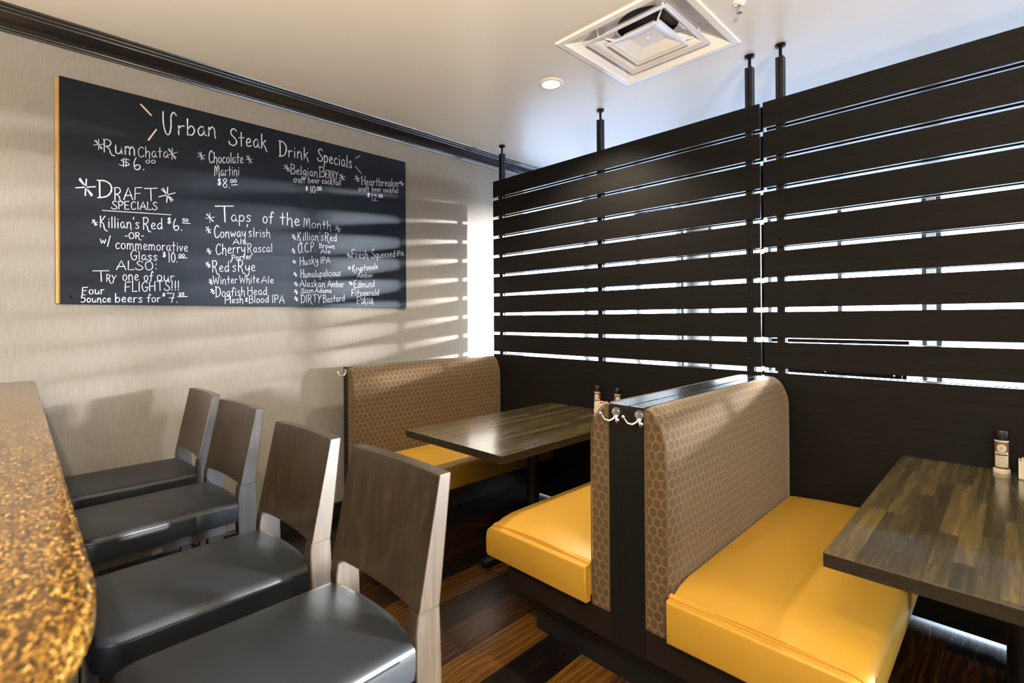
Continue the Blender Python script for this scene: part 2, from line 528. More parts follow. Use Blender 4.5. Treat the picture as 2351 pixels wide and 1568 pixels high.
for z0, z1 in ((WIN_SILL, WIN_SILL + .045), (WIN_HEAD - .045, WIN_HEAD)): box(bm, -.09, -.03, WEST_Y0 + .05, WEST_Y1 - .05, z0, z1)
wd = struct('window_5', bm, MT['frame_w'])
link('glass_pane', bx(-.063, -.057, WEST_Y0, WEST_Y1, WIN_SILL, WIN_HEAD), MT['glass'], wd)
bm = bmesh.new()
box(bm, ROOM_X, ROOM_X + .12, ROOM_Y0, WIN_Y, 0, SIDE_SILL)
box(bm, ROOM_X, ROOM_X + .12, ROOM_Y0, WIN_Y, SIDE_HEAD, CEIL)
box(bm, ROOM_X, ROOM_X + .12, ROOM_Y0, SIDE_Y0, SIDE_SILL, SIDE_HEAD)
box(bm, ROOM_X, ROOM_X + .12, SIDE_Y1, WIN_Y, SIDE_SILL, SIDE_HEAD)
struct('wall_right', bm, MT['wall_far'])
bm = bmesh.new()
for k_ in range(3):
    yy = SIDE_Y0 + (SIDE_Y1 - SIDE_Y0 - .05) * k_ / 2
    box(bm, ROOM_X + .03, ROOM_X + .09, yy, yy + .05, SIDE_SILL, SIDE_HEAD)
wd = struct('window_4', bm, MT['frame_w'])
link('glass_pane', bx(ROOM_X + .055, ROOM_X + .061, SIDE_Y0, SIDE_Y1, SIDE_SILL, SIDE_HEAD), MT['glass'], wd)
struct('wall_front', bx(0, ROOM_X, ROOM_Y0 - .12, ROOM_Y0, 0, CEIL), MT['wall_far'])
# crown moulding and baseboard on the papered wall
cp = [(0, 2.828), (.010, 2.828), (.012, 2.838), (.020, 2.840), (.022, 2.846), (.030, 2.848)]
cp += [(.030 + .058 * t, 2.848 + .040 * (1 - math.cos(t * PI / 2))) for t in (.2, .4, .6, .8, 1.0)]
cp += [(.094, 2.889), (.096, 2.895), (.116, 2.899), (.118, 2.905), (.138, 2.907), (.140, CEIL), (0, CEIL)]
bm = bmesh.new(); prism(bm, cp, 'Y', ROOM_Y0, WIN_Y)
struct('trim_1', bm, MT['crown'])
bm = bmesh.new(); prism(bm, [(0, 0), (.016, 0), (.016, .088), (.011, .098), (0, .102)], 'Y', ROOM_Y0, WIN_Y)
struct('baseboard_left', bm, MT['base_trim'])
# window wall beyond the screen: sill wall, head, piers and glazed bays
bm = bmesh.new()
box(bm, 0, ROOM_X, WIN_Y, WIN_Y + .16, 0, WIN_SILL)
box(bm, 0, ROOM_X, WIN_Y, WIN_Y + .16, WIN_HEAD, CEIL)
BAYS = [(.25, 2.75), (2.83, 5.33), (5.41, 7.95)]
px_ = 0.0
for a, b in BAYS + [(ROOM_X, ROOM_X)]:
    if a > px_: box(bm, px_, a, WIN_Y, WIN_Y + .16, WIN_SILL, WIN_HEAD)
    px_ = b
struct('wall_back', bm, MT['sill_wall'])
for i, (a, b) in enumerate(BAYS):
    bm = bmesh.new()
    f = .045
    for z0, z1 in ((WIN_SILL, WIN_SILL + f), (WIN_HEAD - f, WIN_HEAD)): box(bm, a, b, WIN_Y + .04, WIN_Y + .11, z0, z1)
    n = 3
    for k in range(n + 1):
        xm = a + (b - a - f) * k / n
        box(bm, xm, xm + f, WIN_Y + .04, WIN_Y + .11, WIN_SILL + f, WIN_HEAD - f)
    wd = struct('window_%d' % (i + 1), bm, MT['frame_w'])
    link('glass_pane', bx(a + f, b - f, WIN_Y + .072, WIN_Y + .078, WIN_SILL + f, WIN_HEAD - f), MT['glass'], wd)
# the car park outside
tag(link('parking_ground', bx(-40, 40, -40, 70, -.35, -.22), MT['asphalt']), kind='structure')

# ------------------------------------------------------------------ blackboard with its writing
WORDS = [
('Urban', -2.359, 2.488, -2.084, 2.544, 0.129, 0.096), ('Steak', -2.012, 2.508, -1.792, 2.538, 0.105, 0.092), ('Drink', -1.712, 2.508, -1.518, 2.527, 0.101, 0.08), ('Specials', -1.454, 2.532, -1.196, 2.533, 0.088, 0.084),
('Rum', -2.622, 2.325, -2.482, 2.337, 0.069, 0.079), ('Chata', -2.473, 2.332, -2.33, 2.359, 0.056, 0.059), ('$', -2.554, 2.264, -2.506, 2.272, 0.043, 0.043), ('6.', -2.493, 2.256, -2.443, 2.266, 0.068, 0.068),
('00', -2.437, 2.304, -2.391, 2.314, 0.019, 0.019), ('Chocolate', -2.125, 2.373, -1.933, 2.411, 0.075, 0.065), ('Martini', -2.095, 2.3, -1.956, 2.332, 0.062, 0.059), ('$', -2.079, 2.247, -2.057, 2.251, 0.04, 0.04),
('8.', -2.05, 2.236, -2.011, 2.243, 0.057, 0.057), ('00', -2.006, 2.274, -1.972, 2.283, 0.022, 0.022), ('Belgian', -1.637, 2.404, -1.454, 2.419, 0.066, 0.06), ('B', -1.442, 2.421, -1.401, 2.426, 0.071, 0.061),
('ERRY', -1.398, 2.424, -1.304, 2.432, 0.053, 0.053), ('craft', -1.62, 2.351, -1.543, 2.357, 0.045, 0.045), ('beer', -1.522, 2.364, -1.439, 2.376, 0.042, 0.042), ('cocktail', -1.423, 2.379, -1.285, 2.389, 0.047, 0.043),
('$', -1.54, 2.309, -1.522, 2.312, 0.027, 0.027), ('10.', -1.507, 2.297, -1.461, 2.305, 0.048, 0.048), ('00', -1.458, 2.333, -1.427, 2.338, 0.018, 0.018), ('Heartbreaker', -1.12, 2.422, -0.794, 2.468, 0.068, 0.061),
('craft', -1.145, 2.375, -1.06, 2.387, 0.036, 0.036), ('beer', -1.035, 2.392, -0.957, 2.402, 0.036, 0.036), ('cocktail', -0.938, 2.402, -0.806, 2.417, 0.038, 0.038), ('$', -1.075, 2.339, -1.053, 2.342, 0.03, 0.03),
('12.', -1.039, 2.318, -0.983, 2.327, 0.047, 0.047), ('00', -0.98, 2.358, -0.946, 2.363, 0.017, 0.017), ('D', -2.644, 2.078, -2.584, 2.088, 0.092, 0.07), ('RAF', -2.577, 2.075, -2.456, 2.097, 0.067, 0.067),
('T', -2.442, 2.092, -2.384, 2.102, 0.069, 0.069), ('SPECIALS', -2.588, 2.024, -2.384, 2.05, 0.044, 0.044), ("Killian's", -2.638, 1.919, -2.467, 1.933, 0.061, 0.059), ('Red', -2.451, 1.93, -2.36, 1.943, 0.067, 0.062),
('$', -2.337, 1.979, -2.318, 1.981, 0.033, 0.033), ('6.', -2.309, 1.942, -2.264, 1.947, 0.067, 0.067), ('50', -2.262, 1.999, -2.233, 2.002, 0.018, 0.018), ('-OR-', -2.531, 1.87, -2.447, 1.879, 0.034, 0.034),
('w/', -2.637, 1.833, -2.593, 1.833, 0.042, 0.042), ('commemorative', -2.573, 1.811, -2.236, 1.825, 0.049, 0.056), ('Glass', -2.508, 1.757, -2.385, 1.762, 0.054, 0.049), ('$', -2.36, 1.784, -2.344, 1.785, 0.028, 0.028),
('10.', -2.333, 1.756, -2.289, 1.759, 0.058, 0.058), ('00', -2.282, 1.79, -2.252, 1.792, 0.018, 0.018), ('ALSO:', -2.569, 1.698, -2.386, 1.707, 0.049, 0.049), ('T', -2.666, 1.629, -2.601, 1.632, 0.056, 0.046),
('RY', -2.612, 1.632, -2.57, 1.629, 0.037, 0.037), ('one', -2.543, 1.64, -2.472, 1.643, 0.053, 0.057), ('of', -2.448, 1.642, -2.406, 1.644, 0.054, 0.054), ('our', -2.388, 1.648, -2.304, 1.647, 0.05, 0.055),
('FLIGHTS!!!', -2.534, 1.578, -2.279, 1.597, 0.054, 0.054), ('Four', -2.712, 1.561, -2.622, 1.564, 0.035, 0.042), ('5ounce', -2.716, 1.518, -2.594, 1.52, 0.039, 0.039), ('beers', -2.576, 1.52, -2.455, 1.522, 0.048, 0.048),
('for', -2.435, 1.525, -2.372, 1.526, 0.044, 0.044), ('$', -2.362, 1.559, -2.349, 1.559, 0.018, 0.018), ('7.', -2.341, 1.524, -2.288, 1.525, 0.053, 0.053), ('25', -2.283, 1.566, -2.255, 1.567, 0.015, 0.015),
('T', -2.089, 2.019, -1.99, 2.032, 0.097, 0.081), ('aps', -2.005, 2.035, -1.889, 2.048, 0.055, 0.069), ('of', -1.819, 2.048, -1.754, 2.057, 0.079, 0.074), ('the', -1.71, 2.054, -1.581, 2.058, 0.082, 0.082),
('Month', -1.554, 2.056, -1.359, 2.058, 0.061, 0.061), ("Conway's", -2.099, 1.922, -1.885, 1.953, 0.076, 0.06), ('Irish', -1.877, 1.951, -1.773, 1.963, 0.062, 0.054), ('Ale', -1.994, 1.892, -1.916, 1.9, 0.036, 0.036),
('Cherry', -2.091, 1.819, -1.924, 1.847, 0.065, 0.065), ('Rascal', -1.911, 1.848, -1.76, 1.867, 0.057, 0.054), ('Porter', -2.002, 1.791, -1.886, 1.811, 0.033, 0.036), ("Red's", -2.11, 1.711, -1.977, 1.725, 0.07, 0.064),
('Rye', -1.967, 1.725, -1.865, 1.732, 0.07, 0.067), ('Winter', -2.106, 1.637, -1.97, 1.651, 0.054, 0.049), ('White', -1.958, 1.649, -1.842, 1.66, 0.05, 0.05), ('Ale', -1.829, 1.658, -1.753, 1.661, 0.046, 0.046),
('Dogfish', -2.092, 1.561, -1.928, 1.576, 0.063, 0.054), ('Head', -1.913, 1.579, -1.795, 1.583, 0.053, 0.053), ('Flesh', -2.042, 1.522, -1.938, 1.529, 0.044, 0.044), ('&', -1.928, 1.535, -1.908, 1.535, 0.027, 0.027),
('Blood', -1.903, 1.527, -1.784, 1.534, 0.047, 0.047), ('IPA', -1.765, 1.532, -1.685, 1.53, 0.052, 0.052), ("Killian's", -1.596, 1.956, -1.414, 1.978, 0.06, 0.06), ('Red', -1.404, 1.973, -1.317, 1.982, 0.062, 0.056),
('O.C.P.', -1.593, 1.873, -1.473, 1.896, 0.066, 0.06), ('Brown', -1.445, 1.923, -1.334, 1.927, 0.031, 0.037), ('Ale', -1.436, 1.884, -1.366, 1.89, 0.033, 0.033), ('Husky', -1.582, 1.788, -1.455, 1.815, 0.057, 0.054),
('IPA', -1.437, 1.813, -1.367, 1.821, 0.046, 0.046), ('Humalupalicious', -1.577, 1.705, -1.289, 1.736, 0.058, 0.049), ('Alaskan', -1.583, 1.645, -1.406, 1.649, 0.048, 0.048), ('Amber', -1.387, 1.65, -1.263, 1.655, 0.05, 0.044),
('Sam', -1.575, 1.601, -1.487, 1.603, 0.03, 0.039), ('Adams', -1.478, 1.607, -1.359, 1.61, 0.03, 0.033), ('DIRTY', -1.575, 1.535, -1.432, 1.541, 0.054, 0.048), ('Bastard', -1.42, 1.538, -1.26, 1.553, 0.056, 0.049),
('Fresh', -1.204, 1.868, -1.071, 1.879, 0.065, 0.058), ('Squeezed', -1.042, 1.881, -0.838, 1.908, 0.068, 0.054), ('IPA', -0.822, 1.916, -0.758, 1.921, 0.041, 0.041), ('Kryptonale', -1.198, 1.769, -0.991, 1.805, 0.049, 0.043),
('Amber', -1.16, 1.727, -1.032, 1.737, 0.033, 0.036), ('Edmund', -1.188, 1.651, -1.018, 1.668, 0.056, 0.049), ('Fitzgerald', -1.206, 1.59, -0.981, 1.602, 0.049, 0.046), ('P', -1.165, 1.536, -1.13, 1.536, 0.049, 0.045),
('ORTER', -1.127, 1.536, -1.03, 1.541, 0.036, 0.036)]
STARS = [(-2.641, 2.36, 0.03, 0.024), (-2.311, 2.386, 0.033, 0.028), (-2.164, 2.406, 0.027, 0.023), (-1.897, 2.444, 0.025, 0.023), (-1.662, 2.437, 0.026, 0.026), (-1.274, 2.451, 0.025, 0.026), (-1.155, 2.464, 0.026, 0.028), (-0.774, 2.499, 0.021, 0.024), (-2.694, 2.123, 0.05, 0.039), (-2.336, 2.144, 0.048, 0.04), (-2.659, 1.942, 0.016, 0.013), (-2.12, 2.041, 0.029, 0.026), (-1.307, 2.071, 0.025, 0.026), (-2.129, 1.966, 0.021, 0.018), (-2.126, 1.837, 0.019, 0.016), (-2.131, 1.755, 0.018, 0.016), (-2.117, 1.653, 0.018, 0.016), (-2.108, 1.595, 0.016, 0.014), (-1.619, 1.978, 0.021, 0.02), (-1.623, 1.885, 0.018, 0.017), (-1.619, 1.812, 0.014, 0.014), (-1.612, 1.727, 0.017, 0.017), (-1.608, 1.662, 0.017, 0.017), (-1.608, 1.609, 0.018, 0.017), (-1.607, 1.561, 0.018, 0.017), (-1.226, 1.889, 0.019, 0.02), (-1.222, 1.795, 0.013, 0.014), (-1.211, 1.684, 0.016, 0.017)]
DASHES = [(-2.627, 2.011, -2.319, 2.031, 0), (-2.001, 2.261, -1.967, 2.27, 0), (-1.464, 2.323, -1.424, 2.333, 0), (-0.976, 2.352, -0.942, 2.361, 0), (-2.262, 1.991, -2.222, 1.993, 0), (-2.284, 1.785, -2.241, 1.788, 0), (-2.288, 1.558, -2.24, 1.56, 0), (-2.457, 2.629, -2.41, 2.582, 1), (-2.386, 2.507, -2.423, 2.438, 1), (-1.168, 2.61, -1.133, 2.638, 0), (-1.168, 2.552, -1.122, 2.508, 0)]


G = {}
def g_(ch, w, *st): G[ch] = (w, st)
def l_(*p): return ('l', p)
def c_(*p): return ('c', p)
g_('A', .72, l_((0, 0), (.38, 1), (.72, 0)), l_((.08, .34), (.64, .36)))
g_('B', .58, l_((.06, 0), (.05, 1)), c_((-.04, .99), (.36, .97), (.47, .76), (.34, .56), (.07, .53)), c_((.07, .53), (.44, .5), (.57, .26), (.42, .05), (0, -.01)))
g_('C', .62, c_((.58, .84), (.4, 1), (.16, .82), (.07, .45), (.2, .07), (.42, 0), (.62, .16)))
g_('D', .68, l_((.08, 0), (.07, 1)), c_((-.04, .99), (.34, .95), (.6, .72), (.62, .36), (.4, .06), (-.02, -.02)))
g_('E', .6, l_((.56, 1), (.08, .98), (.06, 0), (.6, .02)), l_((.07, .52), (.46, .53)))
g_('F', .6, l_((.62, 1), (.08, .98), (.05, 0)), l_((.07, .5), (.48, .52)))
g_('G', .66, c_((.62, .82), (.42, 1), (.14, .8), (.07, .42), (.24, .03), (.5, .02), (.63, .36)), l_((.66, .42), (.38, .4)))
g_('H', .66, l_((.06, 1), (.06, 0)), l_((.6, 1), (.61, 0)), l_((.06, .5), (.6, .53)))
g_('I', .2, l_((.1, 1), (.1, 0)))
g_('K', .66, l_((.07, 1), (.06, 0)), l_((.5, 1), (.1, .48)), c_((.1, .48), (.34, .34), (.42, 0), (.52, -.22), (.74, -.3)))
g_('L', .5, l_((.07, 1), (.06, 0), (.5, .02)))
g_('M', .8, l_((.03, 0), (.1, .98)), c_((.1, .98), (.26, .88), (.33, .5), (.35, .1)), c_((.35, .1), (.42, .6), (.56, 1), (.68, .86), (.7, .3), (.74, -.12)))
g_('O', .68, c_((.34, 1), (.1, .8), (.05, .45), (.16, .08), (.36, 0), (.58, .16), (.64, .55), (.52, .9), (.3, 1)))
g_('P', .56, l_((.08, 0), (.07, 1)), c_((0, .97), (.36, 1), (.54, .78), (.4, .52), (.08, .46)))
g_('R', .62, l_((.07, 0), (.07, 1)), c_((0, .97), (.34, 1), (.5, .78), (.38, .54), (.09, .46)), c_((.16, .47), (.38, .3), (.46, .02), (.58, -.18), (.74, -.2)))
g_('S', .6, c_((.56, .88), (.36, 1), (.14, .86), (.2, .62), (.46, .42), (.58, .2), (.36, 0), (.06, .06), (.0, .22)))
g_('T', .7, l_((-.02, 1), (.7, 1.03)), l_((.34, 1), (.36, 0)))
g_('U', .74, c_((.06, 1), (.08, .45), (.22, .04), (.4, .02), (.5, .36), (.5, .8), (.64, 1), (.8, .86)))
g_('W', .9, l_((0, 1), (.22, 0), (.44, .76), (.64, 0), (.9, 1)))
g_('Y', .6, l_((0, 1), (.28, .48)), l_((.6, 1), (.26, .46), (.14, -.12)))
g_('a', .52, c_((.42, .48), (.24, .58), (.05, .32), (.16, .02), (.36, .14), (.43, .54)), c_((.43, .54), (.43, .14), (.56, .0)))
g_('b', .5, l_((.06, 1), (.06, 0)), c_((.06, .34), (.28, .58), (.47, .32), (.32, .02), (.06, .06)))
g_('c', .44, c_((.42, .5), (.24, .58), (.05, .28), (.18, 0), (.44, .1)))
g_('d', .52, c_((.43, .46), (.24, .56), (.05, .28), (.18, 0), (.43, .2)), l_((.45, 1), (.46, 0)))
g_('e', .46, c_((.05, .28), (.3, .32), (.4, .46), (.22, .58), (.06, .34), (.16, .04), (.46, .1)))
g_('f', .42, c_((.46, .84), (.36, 1), (.24, .82), (.2, .3), (.18, -.04)), l_((0, .52), (.4, .55)))
g_('g', .5, c_((.42, .48), (.24, .58), (.05, .32), (.18, .06), (.42, .3)), c_((.44, .56), (.44, -.1), (.3, -.38), (.06, -.34)))
g_('h', .5, l_((.06, 1), (.05, 0)), c_((.06, .32), (.26, .58), (.42, .44), (.43, .1), (.46, -.16)))
g_('i', .18, l_((.09, .56), (.09, 0)), l_((.09, .76), (.11, .82)))
g_('k', .46, l_((.06, 1), (.06, 0)), l_((.4, .58), (.09, .28)), c_((.14, .32), (.34, .1), (.42, -.14), (.5, -.22)))
g_('l', .16, l_((.08, 1), (.08, 0)))
g_('m', .74, l_((.05, .56), (.05, 0)), c_((.05, .34), (.2, .58), (.33, .44), (.34, 0)), c_((.34, .34), (.5, .58), (.64, .42), (.66, 0)))
g_('n', .5, l_((.05, .56), (.05, 0)), c_((.05, .32), (.24, .58), (.4, .42), (.41, .1), (.46, -.12)))
g_('o', .5, c_((.25, .58), (.06, .42), (.08, .1), (.26, 0), (.44, .16), (.42, .46), (.22, .58)))
g_('p', .5, l_((.06, .58), (.06, -.4)), c_((.06, .38), (.28, .58), (.46, .34), (.32, .02), (.07, .1)))
g_('q', .5, c_((.42, .48), (.24, .58), (.05, .32), (.18, .04), (.42, .24)), l_((.44, .58), (.44, -.4)))
g_('r', .38, l_((.06, .56), (.06, 0)), c_((.06, .32), (.18, .52), (.38, .54)))
g_('s', .42, c_((.4, .5), (.22, .58), (.07, .44), (.34, .2), (.26, 0), (.02, .06)))
g_('t', .42, l_((.2, .95), (.21, 0)), l_((0, .56), (.42, .6)))
g_('u', .5, c_((.05, .56), (.07, .1), (.24, 0), (.4, .2), (.42, .56)), l_((.42, .56), (.46, 0)))
g_('v', .44, l_((.02, .56), (.22, 0), (.42, .56)))
g_('w', .66, l_((.02, .56), (.17, 0), (.33, .46), (.48, 0), (.64, .56)))
g_('y', .48, c_((.05, .56), (.08, .22), (.28, .14), (.42, .4)), c_((.44, .56), (.42, -.1), (.28, -.4), (.04, -.34)))
g_('z', .42, l_((.04, .56), (.4, .54), (.04, 0), (.42, .02)), l_((.1, .28), (.34, .3)))
g_('0', .56, c_((.28, 1), (.07, .7), (.08, .25), (.28, 0), (.5, .25), (.5, .72), (.26, 1)))
g_('1', .22, l_((.1, 1), (.12, 0)))
g_('2', .56, c_((.05, .78), (.26, 1), (.48, .76), (.3, .34), (.04, .02)), l_((.04, .02), (.56, .04)))
g_('5', .56, l_((.5, 1), (.1, .97), (.08, .56)), c_((.08, .56), (.36, .62), (.5, .3), (.3, 0), (.0, .06)))
g_('6', .56, c_((.22, 1), (.07, .6), (.1, .14), (.32, 0), (.5, .18), (.42, .4), (.2, .36), (.08, .18)))
g_('7', .56, l_((.0, 1), (.54, .98), (.34, 0)), l_((.16, .48), (.54, .5)))
g_('8', .56, c_((.3, .54), (.08, .76), (.28, 1), (.48, .78), (.26, .52), (.05, .24), (.28, 0), (.5, .24), (.28, .54)))
g_('$', .6, c_((.56, .8), (.32, .9), (.1, .72), (.5, .4), (.5, .16), (.2, .06), (0, .2)), l_((.24, 1.02), (.22, -.06)), l_((.38, 1.02), (.36, -.06)))
g_('&', .5, c_((.46, .74), (.24, .86), (.1, .66), (.3, .5), (.06, .3), (.2, .06), (.48, .2)), l_((.28, 1), (.26, -.06)))
g_("'", .12, l_((.1, 1.02), (.06, .82)))
g_('.', .12, l_((.05, 0), (.09, .04)))
g_(':', .2, l_((.1, .62), (.1, .7)), l_((.1, .12), (.1, .2)))
g_('!', .22, l_((.12, 1), (.1, .22)), l_((.1, .02), (.1, .08)))
g_('-', .32, l_((.02, .42), (.3, .44)))
g_('/', .4, l_((.36, 1.1), (.04, -.3)))

def catmull(p, n=5):
    q = [p[0]] + list(p) + [p[-1]]
    out = []
    for i in range(1, len(q) - 2):
        for k in range(n):
            t = k / n
            a, b, c, d = q[i - 1], q[i], q[i + 1], q[i + 2]
            out.append(tuple(.5 * ((2 * b[j]) + (-a[j] + c[j]) * t + (2 * a[j] - 5 * b[j] + 4 * c[j] - d[j]) * t * t + (-a[j] + 3 * b[j] - 3 * c[j] + d[j]) * t ** 3) for j in (0, 1)))
    out.append(tuple(p[-1]))
    return out

FACE_X = .0205
def ribbon(bm, pts, hw):
    """a chalk stroke on the board: a thin raised band along points (y, z)"""
    if len(pts) < 2: return
    L, R = [], []
    for i, p in enumerate(pts):
        a, b = pts[max(i - 1, 0)], pts[min(i + 1, len(pts) - 1)]
        d = Vector((b[0] - a[0], b[1] - a[1]))
        if d.length < 1e-7: d = Vector((1, 0))
        d.normalize()
        w = hw * (.80 + .35 * rnd.random())
        nx, ny = -d.y * w, d.x * w
        ex = d * (hw * .6) * (-1 if i == 0 else 1 if i == len(pts) - 1 else 0)
        L.append(bm.verts.new((FACE_X, p[0] + nx + ex.x, p[1] + ny + ex.y)))
        R.append(bm.verts.new((FACE_X, p[0] - nx + ex.x, p[1] - ny + ex.y)))
    for i in range(len(pts) - 1):
        try: bm.faces.new((L[i], L[i + 1], R[i + 1], R[i]))
        except ValueError: pass

def write(bm, word):
    t, y0, z0, y1, z1, H, Lw = word
    tot = sum(G[c][0] for c in t) + .13 * (len(t) - 1)
    sx = (y1 - y0) / tot
    u = 0.0
    for c in t:
        w, strokes = G[c]
        h = Lw if c.islower() else H
        for kind, p in strokes:
            p = catmull(p) if kind == 'c' else [p[0]] + [q for a, b in zip(p[:-1], p[1:]) for q in (((a[0] + b[0]) / 2, (a[1] + b[1]) / 2), b)]
            q = []
            for (a, b) in p:
                s = u + a
                q.append((y0 + s * sx, z0 + (z1 - z0) * s / tot + b * h))
            ribbon(bm, q, min(.0033, max(.0019, h * .034)))
        u += w + .13

board = empty('chalkboard', (0, -1.766, 2.09))
tag(board, 'large black chalkboard with a handwritten drinks menu on the papered wall', 'chalkboard')
def on_board(name, bm, mat, **k):
    o = link(name, bm, mat, board, **k)
    o.location = -board.location
    return o
BY0, BY1, BZ0, BZ1 = -2.796, -.7365, 1.508, 2.677
on_board('slate', bx(.008, .020, BY0, BY1, BZ0, BZ1, .0015), MT['slate'])
tag(on_board('backing_panel', bx(.001, .008, BY0 - .016, BY1 - .004, BZ0 + .003, BZ1 - .006), MT['backer']), 'golden plywood backing edge')
for (y, z) in [(-2.565, 2.653), (-1.756, 2.650), (-.951, 2.651), (-2.751, 1.549), (-.785, 1.563)]:
    bm = bmesh.new(); lathe(bm, [(.0, .0), (.011, 0), (.010, .003), (.006, .005), (0, .0055)], (.020, y, z), 14, axis='X')
    on_board('screw', bm, MT['screw'], smooth=True)
LINES = [1, 1, 1, 1, 5, 5, 9, 7, 4, 5, 1, 6, 1, 2, 1, 1, 1, 1, 7, 2, 1, 1, 1, 3, 3, 2, 3, 6, 2, 1, 2, 2, 1, 2, 2, 2, 3, 2, 4]
k = 0
for n in LINES:
    bm = bmesh.new()
    for wd_ in WORDS[k:k + n]: write(bm, wd_)
    k += n
    on_board('chalk_lettering', bm, MT['chalk'])
assert k == len(WORDS), (k, len(WORDS))
for (y, z, r, ry) in STARS:
    bm = bmesh.new()
    for a in (88, 122, 18, -38):
        a = math.radians(a + rnd.uniform(-8, 8)); rr = rnd.uniform(.85, 1.1)
        d = (math.cos(a) * rr * ry * .95, math.sin(a) * rr * r)
        ribbon(bm, [(y - d[0], z - d[1]), (y, z), (y + d[0], z + d[1])], min(.0030, max(.0016, r * .055)))
    on_board('chalk_star', bm, MT['chalk'])
for (a, b, c, d, tan) in DASHES:
    bm = bmesh.new()
    ribbon(bm, [(a, b), ((a + c) / 2, (b + d) / 2), (c, d)], .0045 if tan else .0022)
    on_board('chalk_dash', bm, MT['chalk_tan' if tan else 'chalk'])

# ------------------------------------------------------------------ slatted screen between the booths and the window side
PITCH, SLAT_H, TOP_Z = .16650, .1410, 2.609
PANEL_TOP = TOP_Z - 9 * PITCH
TH, CAV = .018, .040
def post_profile(cx, cy, h=.020, s=.0042, d=.009, lip=.003):
    p = []
    for k in range(4):
        a = k * PI / 2
        ca, sa = math.cos(a), math.sin(a)
        for (u, v) in ((h, -h), (h, -s), (h - lip, -s), (h - lip, -s * 2), (h - d, -s * 2), (h - d, s * 2), (h - lip, s * 2), (h - lip, s), (h, s)):
            p.append((cx + u * ca - v * sa, cy + u * sa + v * ca))
    return p
def screen(label, x0, x1, posts):
    root = empty('slat_screen', ((x0 + x1) / 2, .038, 0))
    tag(root, label, 'partition', 'black slat screens behind the booths', 'thing')
    inv = -root.location
    def P(name, bm, mats, **k):
        o = link(name, bm, mats, root, **k); o.location = inv; return o
    def screws(bm, y, out, z0, z1):
        for xp in posts:
            for f in (.28, .72):
                z = z0 + (z1 - z0) * f
                lathe(bm, [(0, 0), (.0055, 0), (.005, out * .002), (.003, out * .0032), (0, out * .0035)], (xp, y, z), 10, mi=2, axis='Y')
    for i in range(9):
        z1 = TOP_Z - i * PITCH; z0 = z1 - SLAT_H
        for (y, nm) in ((0.0, 'slat'), (TH + CAV, 'back_slat')):
            bm = bx(x0, x1, y, y + TH, z0, z1)
            for f in bm.faces:
                if abs(f.normal.y) < .5: f.material_index = 1
            bm.normal_update()
            for f in bm.faces: f.material_index = 1 if abs(f.normal.y) < .5 else 0
            if y == 0.0: screws(bm, 0.0, -1, z0, z1)
            P(nm, bm, [MT['screen'], MT['slat_edge'], MT['screw']])
    for (y, nm) in ((0.0, 'base_panel'), (TH + CAV, 'back_base_panel')):
        bm = bx(x0, x1, y, y + TH, .026, PANEL_TOP)
        bm.normal_update()
        for f in bm.faces: f.material_index = 1 if abs(f.normal.y) < .5 else 0
        if y == 0.0: screws(bm, 0.0, -1, PANEL_TOP - .16, PANEL_TOP - .01)
        P(nm, bm, [MT['screen'], MT['slat_edge'], MT['screw']])
    for xp in posts:
        bm = bmesh.new(); prism(bm, post_profile(xp, TH + CAV / 2), 'Z', .016, CEIL - .072)
        pst = P('post', bm, MT['post'])
        bm = bmesh.new()
        lathe(bm, [(.0, -.10), (.0085, -.10), (.0085, -.018), (.017, -.017), (.017, -.013), (.027, -.012), (.027, 0), (0, 0)], (xp, TH + CAV / 2, CEIL), 20)
        ft = link('levelling_foot', bm, MT['screw'], pst, smooth=True)
        bm = bmesh.new()
        lathe(bm, [(0, 0), (.027, 0), (.027, .008), (.009, .012), (.009, .03), (0, .03)], (xp, TH + CAV / 2, 0), 16)
        link('floor_foot', bm, MT['screw'], pst, smooth=True)
    return root
screen('black slat screen running from the papered wall to the seam above the double booth', .252, 2.4535, [.330, 1.358, 2.390])
screen('black slat screen behind the table with the single grinder, beyond the seam', 2.4715, 5.40, [2.553, 3.90, 5.30])

